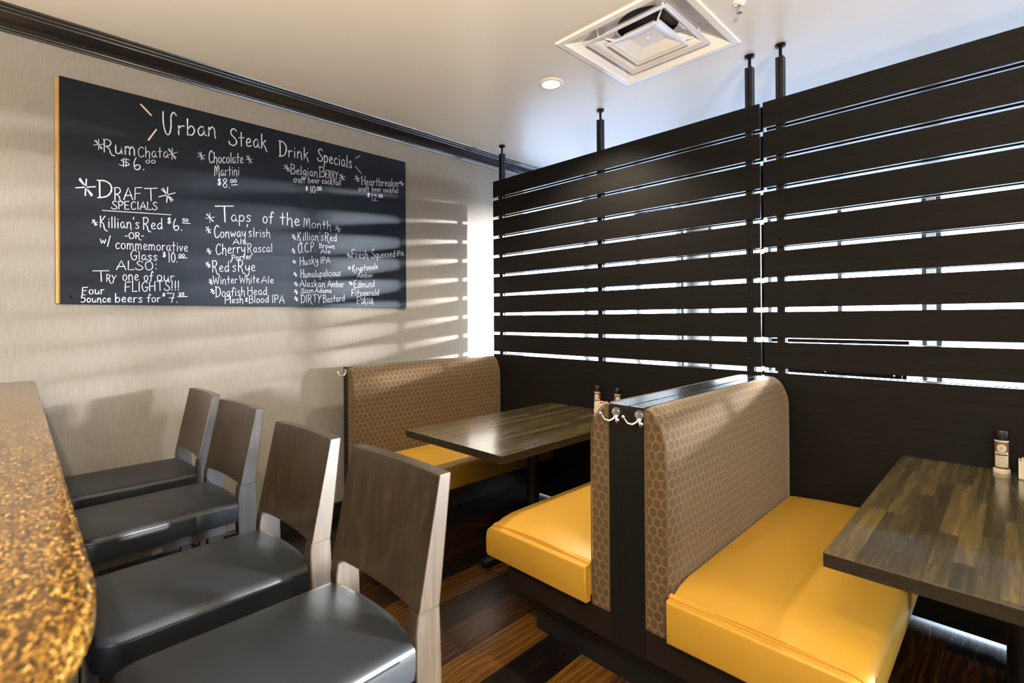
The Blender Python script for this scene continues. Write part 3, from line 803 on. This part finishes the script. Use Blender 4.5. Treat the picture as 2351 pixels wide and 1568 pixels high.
# ------------------------------------------------------------------ booths
FAB_TOP, FAB_BOT = 1.083, .300
def back_cushion(root, xb, sx, y0, y1, inv):
    """upholstered back from the frame (xb) outwards in direction sx; profile in x,z with a rounded top"""
    prof = [(0, FAB_BOT), (.086, FAB_BOT), (.090, .45), (.090, .70), (.089, .88)]
    prof += [(.004 + .085 * math.cos(math.radians(a)), .93 + .165 * math.sin(math.radians(a))) for a in (8, 20, 34, 48, 62, 76, 90)]
    prof += [(0, FAB_TOP + .006)]
    N = 26
    bm = bmesh.new(); uvl = bm.loops.layers.uv.new('UVMap')
    arcl = [0.0]
    for a, b in zip(prof[:-1], prof[1:]): arcl.append(arcl[-1] + math.hypot(b[0] - a[0], b[1] - a[1]))
    base = arcl[1]
    rows = []
    for i in range(N + 1):
        t = i / N
        e_ = min(t, 1 - t) * (y1 - y0)
        ins = .010 * max(0.0, 1 - e_ / .02) ** 2
        rows.append([bm.verts.new((xb + sx * max(0.0, (x - ins if x > .02 else x)), y0 + (y1 - y0) * t, z - (ins * .8 if z > 1.0 else 0))) for x, z in prof])
    for i in range(N):
        for j in range(len(prof) - 1):
            f = bm.faces.new((rows[i][j], rows[i + 1][j], rows[i + 1][j + 1], rows[i][j + 1]))
            for lp in f.loops:
                ii = i + (1 if lp.vert in rows[i + 1] else 0)
                jj = rows[ii].index(lp.vert)
                lp[uvl].uv = (.090 + (y1 - y0) * ii / N, arcl[jj] - base + FAB_BOT)
    for ii in (0, N):
        f = bm.faces.new(rows[ii])
        for lp in f.loops:
            j = rows[ii].index(lp.vert)
            lp[uvl].uv = (prof[j][0], prof[j][1])
    bmesh.ops.recalc_face_normals(bm, faces=bm.faces[:])
    c = link('back_cushion', bm, MT['fabric'], root, smooth=True, angle=50); c.location = inv
    bm = bmesh.new()
    tube(bm, [(xb + sx * (x - .004 if x > .02 else x + .004), y0 + .002, z - (.006 if z > 1.0 else 0)) for x, z in prof[1:-1]], .0028, 6)
    tube(bm, [(xb + sx * .004, y0 - .001, z) for z in (FAB_BOT + .003, .7, FAB_TOP)], .0032, 6)
    link('piping', bm, MT['piping'], c)
    return c

def seat_cushion(root, xb, xf, y0, y1, inv, z_bot=.330):
    """padded seat from the back (xb) to the front edge (xf), with a boxed end panel facing the aisle"""
    s = 1 if xf > xb else -1
    D = abs(xf - xb)
    prof = [(0, .42), (0, z_bot), (D - .012, z_bot), (D - .003, z_bot + .01), (D, z_bot + .06), (D - .002, .43)]
    prof += [(D - .045 + .043 * math.cos(math.radians(a)), .437 + .040 * math.sin(math.radians(a))) for a in (15, 35, 55, 75)]
    prof += [(D * f, .479 + .016 * math.sin(PI * f)) for f in (.84, .7, .55, .4, .25, .1, .02)]
    N = 22
    bm = bmesh.new()
    rows = []
    for i in range(N + 1):
        t = i / N
        e_ = t * (y1 - y0)
        drop = .030 * max(0.0, 1 - e_ / .13) ** 2
        e2 = (1 - t) * (y1 - y0)
        drop += .02 * max(0.0, 1 - e2 / .10) ** 2
        rows.append([bm.verts.new((xb + s * x, y0 + (y1 - y0) * t, z - (drop if z > .44 else 0))) for x, z in prof])
    for i in range(N):
        for j in range(len(prof)):
            jn = (j + 1) % len(prof)
            bm.faces.new((rows[i][j], rows[i + 1][j], rows[i + 1][jn], rows[i][jn]))
    bm.faces.new(rows[0]); bm.faces.new(rows[-1])
    bmesh.ops.recalc_face_normals(bm, faces=bm.faces[:])
    c = link('seat_cushion', bm, MT['vinyl'], root, smooth=True, angle=48); c.location = inv
    # boxed end panel
    r = .055
    zt, zb = .450, .306
    xo, xi = xb + s * (D + .004), xb + s * .004
    poly = [(xi, zb), (xo - s * .012, zb)] + [(xo, zb + .02)]
    poly += [(xo - s * r * (1 - math.cos(math.radians(a))), zt - r + r * math.sin(math.radians(a))) for a in (0, 20, 40, 60, 80, 90)]
    poly += [(xi, zt)]
    bm = bmesh.new(); prism(bm, poly, 'Y', y0 - .030, y0 + .006)
    es = [ed for ed in bm.edges if abs(ed.verts[0].co.y - (y0 - .030)) < 1e-5 and abs(ed.verts[1].co.y - (y0 - .030)) < 1e-5]
    bmesh.ops.bevel(bm, geom=es, offset=.009, segments=3, affect='EDGES', profile=.5)
    link('end_panel', bm, MT['vinyl'], c, smooth=True, angle=50)
    bm = bmesh.new()
    path = [(xo - s * .004, y0 + .004, .40)] + [(p[0] - s * .002, y0 + .004, p[1] + .004) for p in poly[3:]]
    tube(bm, path, .0052, 8)
    tube(bm, [(p[0], p[1] + .0075, p[2] + .004) for p in path], .0040, 8)
    link('piping', bm, MT['vinyl_pipe'], c, smooth=True)
    return c

def coat_hook(root, x, y, z, inv):
    bm = bmesh.new()
    # plate facing -Y
    pl = [(x + .019 * math.cos(math.radians(a)) * (1.0 if math.sin(math.radians(a)) > -.2 else .72), z + .021 * math.sin(math.radians(a))) for a in range(0, 360, 20)]
    prism(bm, pl, 'Y', y - .004, y)
    for dx in (-.010, .010):
        lathe(bm, [(0, 0), (.0045, 0), (.004, -.002), (0, -.003)], (x + dx, y - .004, z + .006), 10, axis='Y')
    a = [(x - .002, y - .004, z - .012), (x - .006, y - .012, z - .022), (x - .018, y - .022, z - .030), (x - .032, y - .030, z - .026), (x - .042, y - .034, z - .012), (x - .046, y - .036, z - .004)]
    tube(bm, a, [.0050, .0048, .0044, .0038, .0036, .0038], 10)
    ball(bm, a[-1], .0068)
    b = [(x + .003, y - .004, z - .010), (x + .006, y - .010, z - .022), (x + .012, y - .018, z - .032), (x + .019, y - .024, z - .030), (x + .023, y - .026, z - .022)]
    tube(bm, b, [.0052, .0048, .0042, .0038, .0038], 10)
    ball(bm, b[-1], .0068)
    bmesh.ops.recalc_face_normals(bm, faces=bm.faces[:])
    h = link('coat_hook', bm, MT['chrome'], root, smooth=True); h.location = inv
    return h

Y_END, Y_WALL = -1.358, -.012
def booth(label, xa, xb, sides, plinth, hooks):
    root = empty('booth_bench', ((xa + xb) / 2, Y_END, 0))
    tag(root, label, 'bench', 'upholstered booth benches')
    inv = -root.location
    def P(name, bm, mat, **k):
        o = link(name, bm, mat, root, **k); o.location = inv; return o
    bm = bx(xa, xb, Y_END, Y_END + .018, .19, 1.076, .0012)
    P('end_post', bm, MT['screen_v'])
    P('back_frame', bx(xa, xb, Y_END + .018, Y_WALL, .19, 1.070), MT['dark_base'])
    bm = bx(xa, xb, Y_END - .001, Y_WALL, 1.0765, 1.0945, .0025)
    if xb - xa > .1:      # the joint between the two halves of the cap
        box(bm, (xa + xb) / 2 + .012, (xa + xb) / 2 + .016, Y_END, Y_WALL, 1.0946, 1.0956)
    P('top_cap', bm, MT['cap'])
    lo, hi = plinth
    P('seat_base', bx(lo, hi, Y_END + .002, Y_WALL, .19, .302, .002), MT['dark_base'])
    P('kick_plinth', bx(lo + .09, hi - .09, Y_END + .09, Y_WALL, 0, .19), MT['kick'])
    for (xe, s) in sides:
        back_cushion(root, xe, s, Y_END, Y_WALL, inv)
        seat_cushion(root, xe + s * .090, xe + s * .672, Y_END - .002, Y_WALL, inv)
    for hx in hooks: coat_hook(root, hx, Y_END, 1.062, inv)
    return root
booth('single booth bench with hexagon patterned back against the papered wall', .195, .262, [(.262, 1)], (.195, .86), [.232])
booth('double booth bench with black spine, two hexagon backs and mustard seats between the tables', 2.368, 2.518, [(2.518, 1), (2.368, -1)], (1.815, 3.07), [2.402, 2.500])

# ------------------------------------------------------------------ tables
def table(label, x0, x1, y0, y1, cx, cy):
    root = empty('booth_table', (cx, cy, 0))
    tag(root, label, 'table', 'butcher block booth tables')
    inv = -root.location
    bm = bx(x0, x1, y0, y1, .722, .762, .0022)
    bm.normal_update()
    for f in bm.faces: f.material_index = 0 if f.normal.z > .6 else 1
    o = link('tabletop', bm, [MT['table'], MT['table_edge']], root); o.location = inv
    bm = bmesh.new(); lathe(bm, [(0, .035), (.0385, .035), (.0385, .70), (0, .70)], (cx, cy, 0), 28)
    o = link('column', bm, MT['iron'], root, smooth=True); o.location = inv
    bm = bmesh.new()
    for (dx, dy) in ((1, 0), (-1, 0), (0, 1), (0, -1)):
        L = .27 if dx else .42
        for a in (0,):
            if dx: box(bm, min(cx, cx + dx * L), max(cx, cx + dx * L), cy - .030, cy + .030, .012, .042, .006)
            else: box(bm, cx - .030, cx + .030, min(cy, cy + dy * L), max(cy, cy + dy * L), .012, .042, .006)
        lathe(bm, [(0, 0), (.018, 0), (.018, .014), (0, .014)], (cx + dx * (L - .03), cy + dy * (L - .03), 0), 12)
    lathe(bm, [(0, .03), (.075, .03), (.06, .058), (.040, .066), (0, .066)], (cx, cy, 0), 24)
    o = link('cross_base', bm, MT['iron'], root, smooth=True, angle=35); o.location = inv
    bm = bmesh.new()
    box(bm, cx - .26, cx + .26, cy - .025, cy + .025, .705, .722, .003)
    box(bm, cx - .025, cx + .025, cy - .36, cy + .36, .697, .712, .003)
    o = link('top_spider', bm, MT['iron'], root); o.location = inv
    return root
T1 = table('dark wood booth table between the single bench and the double bench', .912, 1.733, -1.321, -.004, 1.322, -.66)
T2 = table('dark wood booth table in front of the double bench seat that faces it', 3.077, 3.861, -1.365, -.004, 3.469, -.66)

# ------------------------------------------------------------------ bar stools
def stool_proto():
    root = empty('bar_stool')
    hw, lw = .2075, .038
    wood_m = MT['stool_wood']
    # seat: padded, square with rounded corners, rear corners notched round the back legs
    nx, ny = 18, 20
    x1, y0, y1 = .2045, -.255, .264
    def half(t):      # half width along the depth t (0 front .. 1 rear)
        r = .055
        e_ = t * (y1 - y0)
        w = x1
        if e_ < r: w = x1 - r + math.sqrt(max(0, r * r - (r - e_) ** 2))
        b = (1 - t) * (y1 - y0)
        if b < .020: w = min(w, x1 - .036)
        return w
    bm = bmesh.new()
    ts = [0, .01, .03, .06, .10] + [.10 + .78 * i / ny for i in range(1, ny + 1)] + [.90, .93, .955, .961, .964, .98, 1.0]
    ws = [-1, -.985, -.95, -.88] + [-.88 + 1.76 * i / nx for i in range(1, nx)] + [.88, .95, .985, 1]
    top, bot = [], []
    for t in ts:
        h = half(t)
        y = y0 + (y1 - y0) * t
        rowt, rowb = [], []
        for w in ws:
            yy = y + (.014 * (1 - w * w) if t > .95 else 0)
            ed = (1 - abs(w)) * h
            ef = min(t, 1 - t) * (y1 - y0)
            d = min(ed, ef + .003)
            z = .678 + .014 * (1 - w * w) * (1 - (2 * t - 1) ** 4) - .010 * max(0, 1 - d / .012) ** 2
            rowt.append(bm.verts.new((w * h, yy, z)))
            rowb.append((w * h, yy))
        top.append(rowt); bot.append(rowb)
    for i in range(len(ts) - 1):
        for j in range(len(ws) - 1):
            bm.faces.new((top[i][j], top[i][j + 1], top[i + 1][j + 1], top[i + 1][j]))
    ring = [top[0][j] for j in range(len(ws))] + [top[i][-1] for i in range(1, len(ts))] + [top[-1][j] for j in range(len(ws) - 2, -1, -1)] + [top[i][0] for i in range(len(ts) - 2, 0, -1)]
    prev = ring
    for (dz, off) in ((.003, .0015), (-.012, .002), (-.045, .001), (-.062, -.002)):
        cur = []
        for v in ring:
            p = Vector((v.co.x, v.co.y, 0)); c = Vector((0, (y0 + y1) / 2, 0))
            d = (p - c).normalized() * off
            cur.append(bm.verts.new((v.co.x + d.x, v.co.y + d.y, .660 + dz)))
        n = len(ring)
        for k in range(n):
            bm.faces.new((prev[k], prev[(k + 1) % n], cur[(k + 1) % n], cur[k]))
        prev = cur
    bm.faces.new(prev)
    bmesh.ops.recalc_face_normals(bm, faces=bm.faces[:])
    seat = link('seat', bm, MT['stool_seat'], root, smooth=True, angle=55)
    bm = bmesh.new()
    pts = []
    for i, v_ in enumerate([(w, 0) for w in (-.85, -.5, 0, .5, .85)]):
        pts.append((v_[0] * half(0.03), y0 + .004, .664))
    tube(bm, [(-half(.88) - .003, y0 + (y1 - y0) * .88, .661)] + [(-half(t) - .003, y0 + (y1 - y0) * t, .661) for t in (.7, .5, .3, .15, .06, .02)] + pts + [(half(t) + .003, y0 + (y1 - y0) * t, .661) for t in (.02, .06, .15, .3, .5, .7, .88)], .0022, 6)
    link('piping', bm, MT['stool_seat'], seat, smooth=True)
    # apron under the seat
    bm = bx(-.180, .180, -.215, .215, .555, .600, .003)
    link('apron', bm, wood_m, root)
    # back panel: gently hollow front, thicker towards the seat
    bm = bmesh.new()
    Z0, Z1 = .742, 1.047
    cols, rows = 12, 6
    def front(x, t): return .253 + (.316 - .253) * t + .016 * (1 - (x / hw) ** 2)
    def rear(x, t): return .313 + (.350 - .313) * t + .012 * (1 - (x / hw) ** 2)
    F, R = [], []
    for i in range(rows + 1):
        t = i / rows; z = Z0 + (Z1 - Z0) * t
        F.append([bm.verts.new((-hw + 2 * hw * j / cols, front(-hw + 2 * hw * j / cols, t), z)) for j in range(cols + 1)])
        R.append([bm.verts.new((-hw + 2 * hw * j / cols, rear(-hw + 2 * hw * j / cols, t), z)) for j in range(cols + 1)])
    for i in range(rows):
        for j in range(cols):
            bm.faces.new((F[i][j], F[i][j + 1], F[i + 1][j + 1], F[i + 1][j]))
            bm.faces.new((R[i][j + 1], R[i][j], R[i + 1][j], R[i + 1][j + 1]))
        for j in (0, cols):
            bm.faces.new((F[i][j], F[i + 1][j], R[i + 1][j], R[i][j]))
    for j in range(cols):
        bm.faces.new((F[0][j], F[0][j + 1], R[0][j + 1], R[0][j]))
        bm.faces.new((F[rows][j], F[rows][j + 1], R[rows][j + 1], R[rows][j]))
    bmesh.ops.recalc_face_normals(bm, faces=bm.faces[:])
    es = [ed for ed in bm.edges if len(ed.link_faces) == 2 and ed.calc_face_angle() > 1.0]
    bmesh.ops.bevel(bm, geom=es, offset=.0022, segments=2, affect='EDGES', profile=.5)
    link('back_panel', bm, wood_m, root, smooth=True, angle=18)
    # legs
    for s in (-1, 1):
        xi, xo = (s * (hw - lw), s * hw)
        prof = [(.252, .742), (.246, .700), (.246, .60), (.258, .30), (.275, 0), (.312, 0), (.316, .30), (.318, .60), (.315, .700), (.313, .742)]
        bm = bmesh.new(); prism(bm, prof, 'X', min(xi, xo), max(xi, xo))
        bmesh.ops.bevel(bm, geom=[ed for ed in bm.edges if ed.calc_face_angle(0) > .8], offset=.002, segments=2, affect='EDGES')
        link('rear_leg', bm, wood_m, root)
        bm = bmesh.new()
        prism(bm, [(-.235, .60), (-.195, .60), (-.205, 0), (-.235, 0)], 'X', min(s * .150, s * .188), max(s * .150, s * .188))
        bmesh.ops.bevel(bm, geom=bm.edges[:], offset=.002, segments=2, affect='EDGES')
        link('front_leg', bm, wood_m, root)
        link('side_stretcher', bx(min(s * .165, s * .185), max(s * .165, s * .185), -.212, .262, .26, .295, .002), wood_m, root)
    link('foot_rail', bx(-.152, .152, -.232, -.208, .22, .26, .003), wood_m, root)
    link('rear_stretcher', bx(-.170, .170, .268, .290, .26, .295, .002), wood_m, root)
    return root
STOOLS = [(.462, -2.590, 1.5, 'dark wood bar stool with black seat, the one against the papered wall'),
          (1.040, -2.577, 4.0, 'dark wood bar stool with black seat, second from the papered wall'),
          (1.770, -2.590, 2.5, 'dark wood bar stool with black seat, third from the papered wall'),
          (2.297, -2.565, 1.5, 'dark wood bar stool with black seat, fourth from the wall beside the rounded bar end')]
proto = stool_proto()
for i, (xs, ys, rz, lab) in enumerate(STOOLS):
    o = proto if i == 0 else dup_tree(proto)
    o.location = (xs, ys, 0)
    o.rotation_euler = (0, 0, math.radians(rz))
    tag(o, lab, 'bar stool', 'bar stools along the counter')

# ------------------------------------------------------------------ bar counter
BAR_Z, BAR_Y, BAR_X, RC = 1.125, -2.891, 3.16, .46
bar = empty('bar_counter', (1.5, -3.2, 0))
tag(bar, 'long bar counter with a gold flecked stone top and rounded end', 'bar counter')
plan = [(.004, -3.56), (.004, BAR_Y)] + arc(BAR_X - RC, BAR_Y - RC, RC, 90, 0, 24) + [(BAR_X, -3.56)]
bm = bmesh.new(); prism(bm, plan, 'Z', BAR_Z - .036, BAR_Z)
bmesh.ops.bevel(bm, geom=[ed for ed in bm.edges if abs(ed.verts[0].co.z - ed.verts[1].co.z) < 1e-5], offset=.007, segments=3, affect='EDGES')
o = link('countertop', bm, MT['stone'], bar, smooth=True, angle=40); o.location = -bar.location
o = link('bar_front', bx(.004, 2.86, -3.50, -3.20, 0, BAR_Z - .036), MT['bar_body'], bar); o.location = -bar.location
bm = bmesh.new()
tube(bm, [(.02, -3.06, .17), (2.70, -3.06, .17)], .022, 14)
for xq in (.3, 1.5, 2.6): box(bm, xq - .012, xq + .012, -3.20, -3.05, .150, .175)
o = link('foot_rail', bm, MT['iron'], bar, smooth=True); o.location = -bar.location

# ------------------------------------------------------------------ ceiling fixtures
vent = empty('ceiling_vent', (VX, VY, CEIL))
tag(vent, 'square white louvred air diffuser set into the ceiling', 'ceiling vent')
def square_loft(bm, rings, round_=.0, mi=0):
    prev = None
    for (h, z) in rings:
        cur = [bm.verts.new((sx * h, sy * h, z)) for sx, sy in ((-1, -1), (1, -1), (1, 1), (-1, 1))]
        if prev:
            for k in range(4):
                f = bm.faces.new((prev[k], prev[(k + 1) % 4], cur[(k + 1) % 4], cur[k])); f.material_index = mi
        prev = cur
    return prev
bm = bmesh.new()
square_loft(bm, [(.357, 0.0), (.357, -.007), (.352, -.010), (.322, -.010), (.318, -.006), (.300, .012), (.275, .045), (.262, .085), (.255, .100)])
link('outer_frame', bm, MT['vent'], vent)
bm = bmesh.new()
# back pan with the round duct mouth
n = 40
sq = []
for i in range(n):
    a = 2 * PI * i / n
    mx = max(abs(math.cos(a)), abs(math.sin(a)))
    sq.append((bm.verts.new((.31 * math.cos(a) / mx, .31 * math.sin(a) / mx, .100)), bm.verts.new((.165 * math.cos(a), .165 * math.sin(a), .098)), bm.verts.new((.165 * math.cos(a), .165 * math.sin(a), .136))))
for i in range(n):
    a, b = sq[i], sq[(i + 1) % n]
    bm.faces.new((a[0], b[0], b[1], a[1]))
    f = bm.faces.new((a[1], b[1], b[2], a[2])); f.material_index = 1
f = bm.faces.new([q[2] for q in sq]); f.material_index = 1
link('back_pan', bm, [MT['vent'], MT['duct']], vent)
for (h0, z0, h1, z1) in ((.243, -.006, .150, .070), (.158, -.012, .085, .045)):
    bm = bmesh.new()
    d = h0 - h1
    rings = [(h0, z0), (h0 - .006, z0 + .001)] + [(h0 - .006 - (d - .006) * t, z0 + (z1 - z0) * (1 - math.cos(t * PI / 2))) for t in (.2, .4, .6, .8, 1.0)]
    rings += [(h1 + .002, z1 + .002)] + [(h0 - .004 - (d - .006) * t, z0 + .003 + (z1 - z0) * (1 - math.cos(t * PI / 2))) for t in (1.0, .8, .6, .4, .2)] + [(h0, z0 + .003), (h0, z0)]
    square_loft(bm, rings)
    link('louvre_cone', bm, MT['vent'], vent, smooth=True, angle=30)
bm = bmesh.new()
e4 = square_loft(bm, [(.157, -.013), (.150, -.012), (.070, .020), (.066, .020)]); bm.faces.new(e4)
lathe(bm, [(0, .0195), (.014, .0195), (.014, .0170), (.010, .0160), (0, .016)], (0, 0, 0), 18)
link('centre_plate', bm, MT['vent'], vent)
bm = bmesh.new()
for sx, sy in ((-1, -1), (1, -1), (1, 1), (-1, 1)):
    tube(bm, [(sx * .20, sy * .20, .10), (sx * .19, sy * .19, .03), (sx * .13, sy * .13, .012)], .005, 8)
link('bracket', bm, MT['vent'], vent)

def can_light(x, y, label):
    c = empty('recessed_light', (x, y, CEIL))
    tag(c, label, 'ceiling light')
    bm = bmesh.new(); lathe(bm, [(.054, .0), (.054, -.006), (.058, -.010), (.072, -.009), (.078, -.004), (.078, 0.0)], (0, 0, 0), 40)
    link('trim_ring', bm, MT['trim_white'], c, smooth=True, angle=50)
    bm = bmesh.new(); lathe(bm, [(0, -.003), (.0545, -.003), (.0545, 0), (0, 0)], (0, 0, 0), 40)
    link('lens', bm, MT['lens'], c)
    return c
can_light(1.380, -.529, 'round lit recessed ceiling light beside the air diffuser')
WARM = (1.0, .84, .64)
LAMPS = [(1.380, -.529, 235, 124), (4.3, -.9, 40, 150), (1.10, -3.39, 65, 150), (2.25, -3.39, 110, 150), (3.40, -3.39, 110, 150), (4.9, -3.3, 100, 150), (6.6, -2.6, 100, 150)]
for x_, y_, p_, s_ in LAMPS:
    lamp('recessed_lamp', 'SPOT', (x_, y_, CEIL - .014), p_, WARM, aim=(x_, y_, 0), spot_size=math.radians(s_), spot_blend=.6, shadow_soft_size=.05)
# fill spots added out of view, without fixtures, to brighten the ceiling
for x_, y_, p_ in [(1.3, -3.9, 35), (2.9, -3.8, 40), (4.6, -4.4, 1250), (4.3, -2.0, 110)]:
    lamp('ceiling_fill_spot', 'SPOT', (x_, y_, 1.45), p_, WARM, aim=(x_, y_, 3), spot_size=math.radians(165), spot_blend=.35, shadow_soft_size=.10)

spr = empty('fire_sprinkler', (2.540, -.506, CEIL))
tag(spr, 'small metal fire sprinkler head hanging from the ceiling beside the air diffuser', 'sprinkler')
bm = bmesh.new(); lathe(bm, [(0, 0), (.030, 0), (.028, -.006), (.016, -.009), (.012, -.012), (0, -.012)], (0, 0, 0), 24)
link('escutcheon', bm, MT['vent'], spr, smooth=True)
bm = bmesh.new()
lathe(bm, [(0, -.010), (.008, -.010), (.008, -.020), (.005, -.022), (0, -.022)], (0, 0, 0), 14)
for s in (-1, 1): tube(bm, [(s * .006, 0, -.018), (s * .011, 0, -.028), (s * .009, 0, -.040), (s * .002, 0, -.048)], .0018, 8)
tube(bm, [(0, 0, -.02), (0, 0, -.045)], .0022, 8)
link('frame_arms', bm, MT['brass'], spr, smooth=True)
bm = bmesh.new()
lathe(bm, [(0, -.048), (.004, -.048), (.012, -.050), (.012, -.052), (0, -.0525)], (0, 0, 0), 12)
for k in range(10):
    a = 2 * PI * k / 10
    box(bm, .011 * math.cos(a) - .002, .011 * math.cos(a) + .002, .011 * math.sin(a) - .002, .011 * math.sin(a) + .002, -.053, -.050)
link('deflector', bm, MT['brass'], spr)

# ------------------------------------------------------------------ condiments
def shaker(x, y, label, fill, rz=0.0):
    z = .7622
    r_ = empty('spice_grinder', (x, y, z), rz)
    tag(r_, label, 'spice grinder', 'spice grinders on the booth tables')
    bm = bmesh.new(); lathe(bm, [(0, 0), (.0265, 0), (.0270, .004), (.0265, .016), (.0225, .0185), (0, .0185)], (0, 0, 0), 28)
    link('base_collar', bm, MT['porcelain'], r_, smooth=True, angle=35)
    bm = bmesh.new(); lathe(bm, [(0, .0185), (.0205, .0185), (.0215, .024), (.0215, .124), (.0195, .130), (0, .130)], (0, 0, 0), 28)
    link('jar', bm, MT[fill], r_, smooth=True, angle=35)
    bm = bmesh.new(); lathe(bm, [(0, .130), (.0215, .130), (.0225, .133), (.0215, .137), (0, .137)], (0, 0, 0), 28)
    link('neck_ring', bm, MT['trim_white'], r_, smooth=True, angle=35)
    bm = bmesh.new(); lathe(bm, [(0, .137), (.0225, .137), (.0232, .141), (.0225, .172), (.0205, .177), (0, .178)], (0, 0, 0), 28)
    link('cap', bm, MT['cap_black'], r_, smooth=True, angle=35)
    def wrap(bm, a0, a1, z0, z1, rr, mi=0, n=10):
        A = [(rr * math.cos(math.radians(a0 + (a1 - a0) * i / n)), rr * math.sin(math.radians(a0 + (a1 - a0) * i / n))) for i in range(n + 1)]
        for p, q in zip(A[:-1], A[1:]):
            f = bm.faces.new([bm.verts.new((p[0], p[1], z0)), bm.verts.new((q[0], q[1], z0)), bm.verts.new((q[0], q[1], z1)), bm.verts.new((p[0], p[1], z1))])
            f.material_index = mi
    bm = bmesh.new()
    C_ = -95
    wrap(bm, C_ - 62, C_ + 62, .028, .090, .0218)
    wrap(bm, C_ - 54, C_ + 54, .0745, .080, .0220, 1)
    for zz, w in ((.0850, 40), (.0650, 30), (.0560, 38), (.0480, 34), (.0430, 34), (.0350, 42)):
        wrap(bm, C_ - w, C_ + w, zz, zz + (.0022 if zz > .06 else .0011), .0220, 1)
    link('label', bm, [MT['label'], MT['ink']], r_)
    bm = bmesh.new()
    C2 = math.radians(C_)
    ctr = bm.verts.new((.0222 * math.cos(C2), .0222 * math.sin(C2), .105))
    prev_ = None
    for fr in (.3, .6, .8, 1.0):
        ring = []
        for k in range(24):
            a = 2 * PI * k / 24
            an = C2 + math.radians(42 * fr * math.cos(a)); ring.append(bm.verts.new((.0220 * math.cos(an), .0220 * math.sin(an), .105 + .0165 * fr * math.sin(a))))
        for k in range(24):
            if prev_ is None: f = bm.faces.new((ctr, ring[k], ring[(k + 1) % 24]))
            else: f = bm.faces.new((prev_[k], prev_[(k + 1) % 24], ring[(k + 1) % 24], ring[k]))
            f.material_index = 1 if fr == .8 else 0
        prev_ = ring
    link('seal', bm, [MT['seal'], MT['packet_w']], r_)
    return r_
shaker(1.380, -.052, 'black capped spice grinder beside the packet caddy, next to the single bench', 'pepper', math.radians(20))
shaker(1.545, -.052, 'black capped spice grinder half hidden behind the double bench top', 'pepper', math.radians(50))
shaker(3.413, -.046, 'black capped spice grinder with cream label on the table beyond the double bench', 'pepper', math.radians(5))
def caddy(x, y, label, rz=0.0):
    c = empty('packet_caddy', (x, y, .7622), rz)
    tag(c, label, 'condiment caddy', 'sugar packet caddies on the booth tables')
    bm = bmesh.new()
    w, d, h, t = .041, .030, .073, .004
    outer = square = None
    def rect(hw_, hd, z): return [bm.verts.new((sx * hw_, sy * hd, z)) for sx, sy in ((-1, -1), (1, -1), (1, 1), (-1, 1))]
    R_ = [rect(w - .003, d - .003, 0), rect(w, d, .004), rect(w, d, h), rect(w - t, d - t, h), rect(w - t, d - t, .006)]
    for a, b in zip(R_[:-1], R_[1:]):
        for k_ in range(4): bm.faces.new((a[k_], a[(k_ + 1) % 4], b[(k_ + 1) % 4], b[k_]))
    bm.faces.new(R_[0]); bm.faces.new(R_[-1])
    bmesh.ops.recalc_face_normals(bm, faces=bm.faces[:])
    link('holder', bm, MT['porcelain'], c)
    for i in range(9):
        nm, mt = ('sugar_packet', MT['packet_w'] if i < 4 or i > 7 else MT['packet_r'])
        xx = -.031 + i * .0076
        bm = bx(xx, xx + .0042, -.023 + rnd.uniform(-.002, .002), .023, .008, .077 + rnd.uniform(-.002, .007), .0012)
        p = link(nm, bm, mt)
        p.location = c.matrix_basis.to_translation() if False else c.location
        p.rotation_euler = c.rotation_euler
        side = 'red' if 4 <= i <= 7 else 'white'
        tag(p, '%s sugar packet standing in the %s' % (side, 'caddy beside the single grinder' if x > 3 else 'caddy between the two grinders'), 'sugar packet', 'packets in the caddy ' + ('by the single grinder' if x > 3 else 'between the grinders') + ' ' + side)
    return c
caddy(1.452, -.105, 'cream packet caddy between the two grinders on the table by the single bench', 0.0)
caddy(3.503, -.090, 'cream packet caddy beside the single grinder, cut by the picture edge', 0.0)

# ------------------------------------------------------------------ beyond the screen: a dark cabinet glimpsed through the lowest gaps
cab = empty('service_cabinet', (2.46, 1.8, 0))
tag(cab, 'dark service cabinet beyond the slatted screen, glimpsed through its lowest gaps', 'cabinet')
def on_cab(name, bm, mat, parent=None):
    o = link(name, bm, mat, parent or cab)
    if parent is None: o.location = -cab.location
    return o
on_cab('cabinet_body', bx(2.02, 2.90, 1.60, 2.04, .06, 1.205), MT['dark_base'])
on_cab('countertop', bx(2.00, 2.92, 1.57, 2.06, 1.205, 1.235, .004), MT['iron'])
on_cab('toe_kick', bx(2.06, 2.86, 1.64, 2.00, 0, .06), MT['kick'])
for k_ in range(2):
    x0_ = 2.03 + k_ * .432
    d_ = on_cab('door', bx(x0_, x0_ + .415, 1.578, 1.600, .09, 1.19, .003), MT['screen_v'])
    bm = bmesh.new(); tube(bm, [(x0_ + .37, 1.578, .98), (x0_ + .37, 1.555, .98), (x0_ + .37, 1.555, 1.12), (x0_ + .37, 1.578, 1.12)], .005, 8)
    on_cab('handle', bm, MT['chrome'], d_)
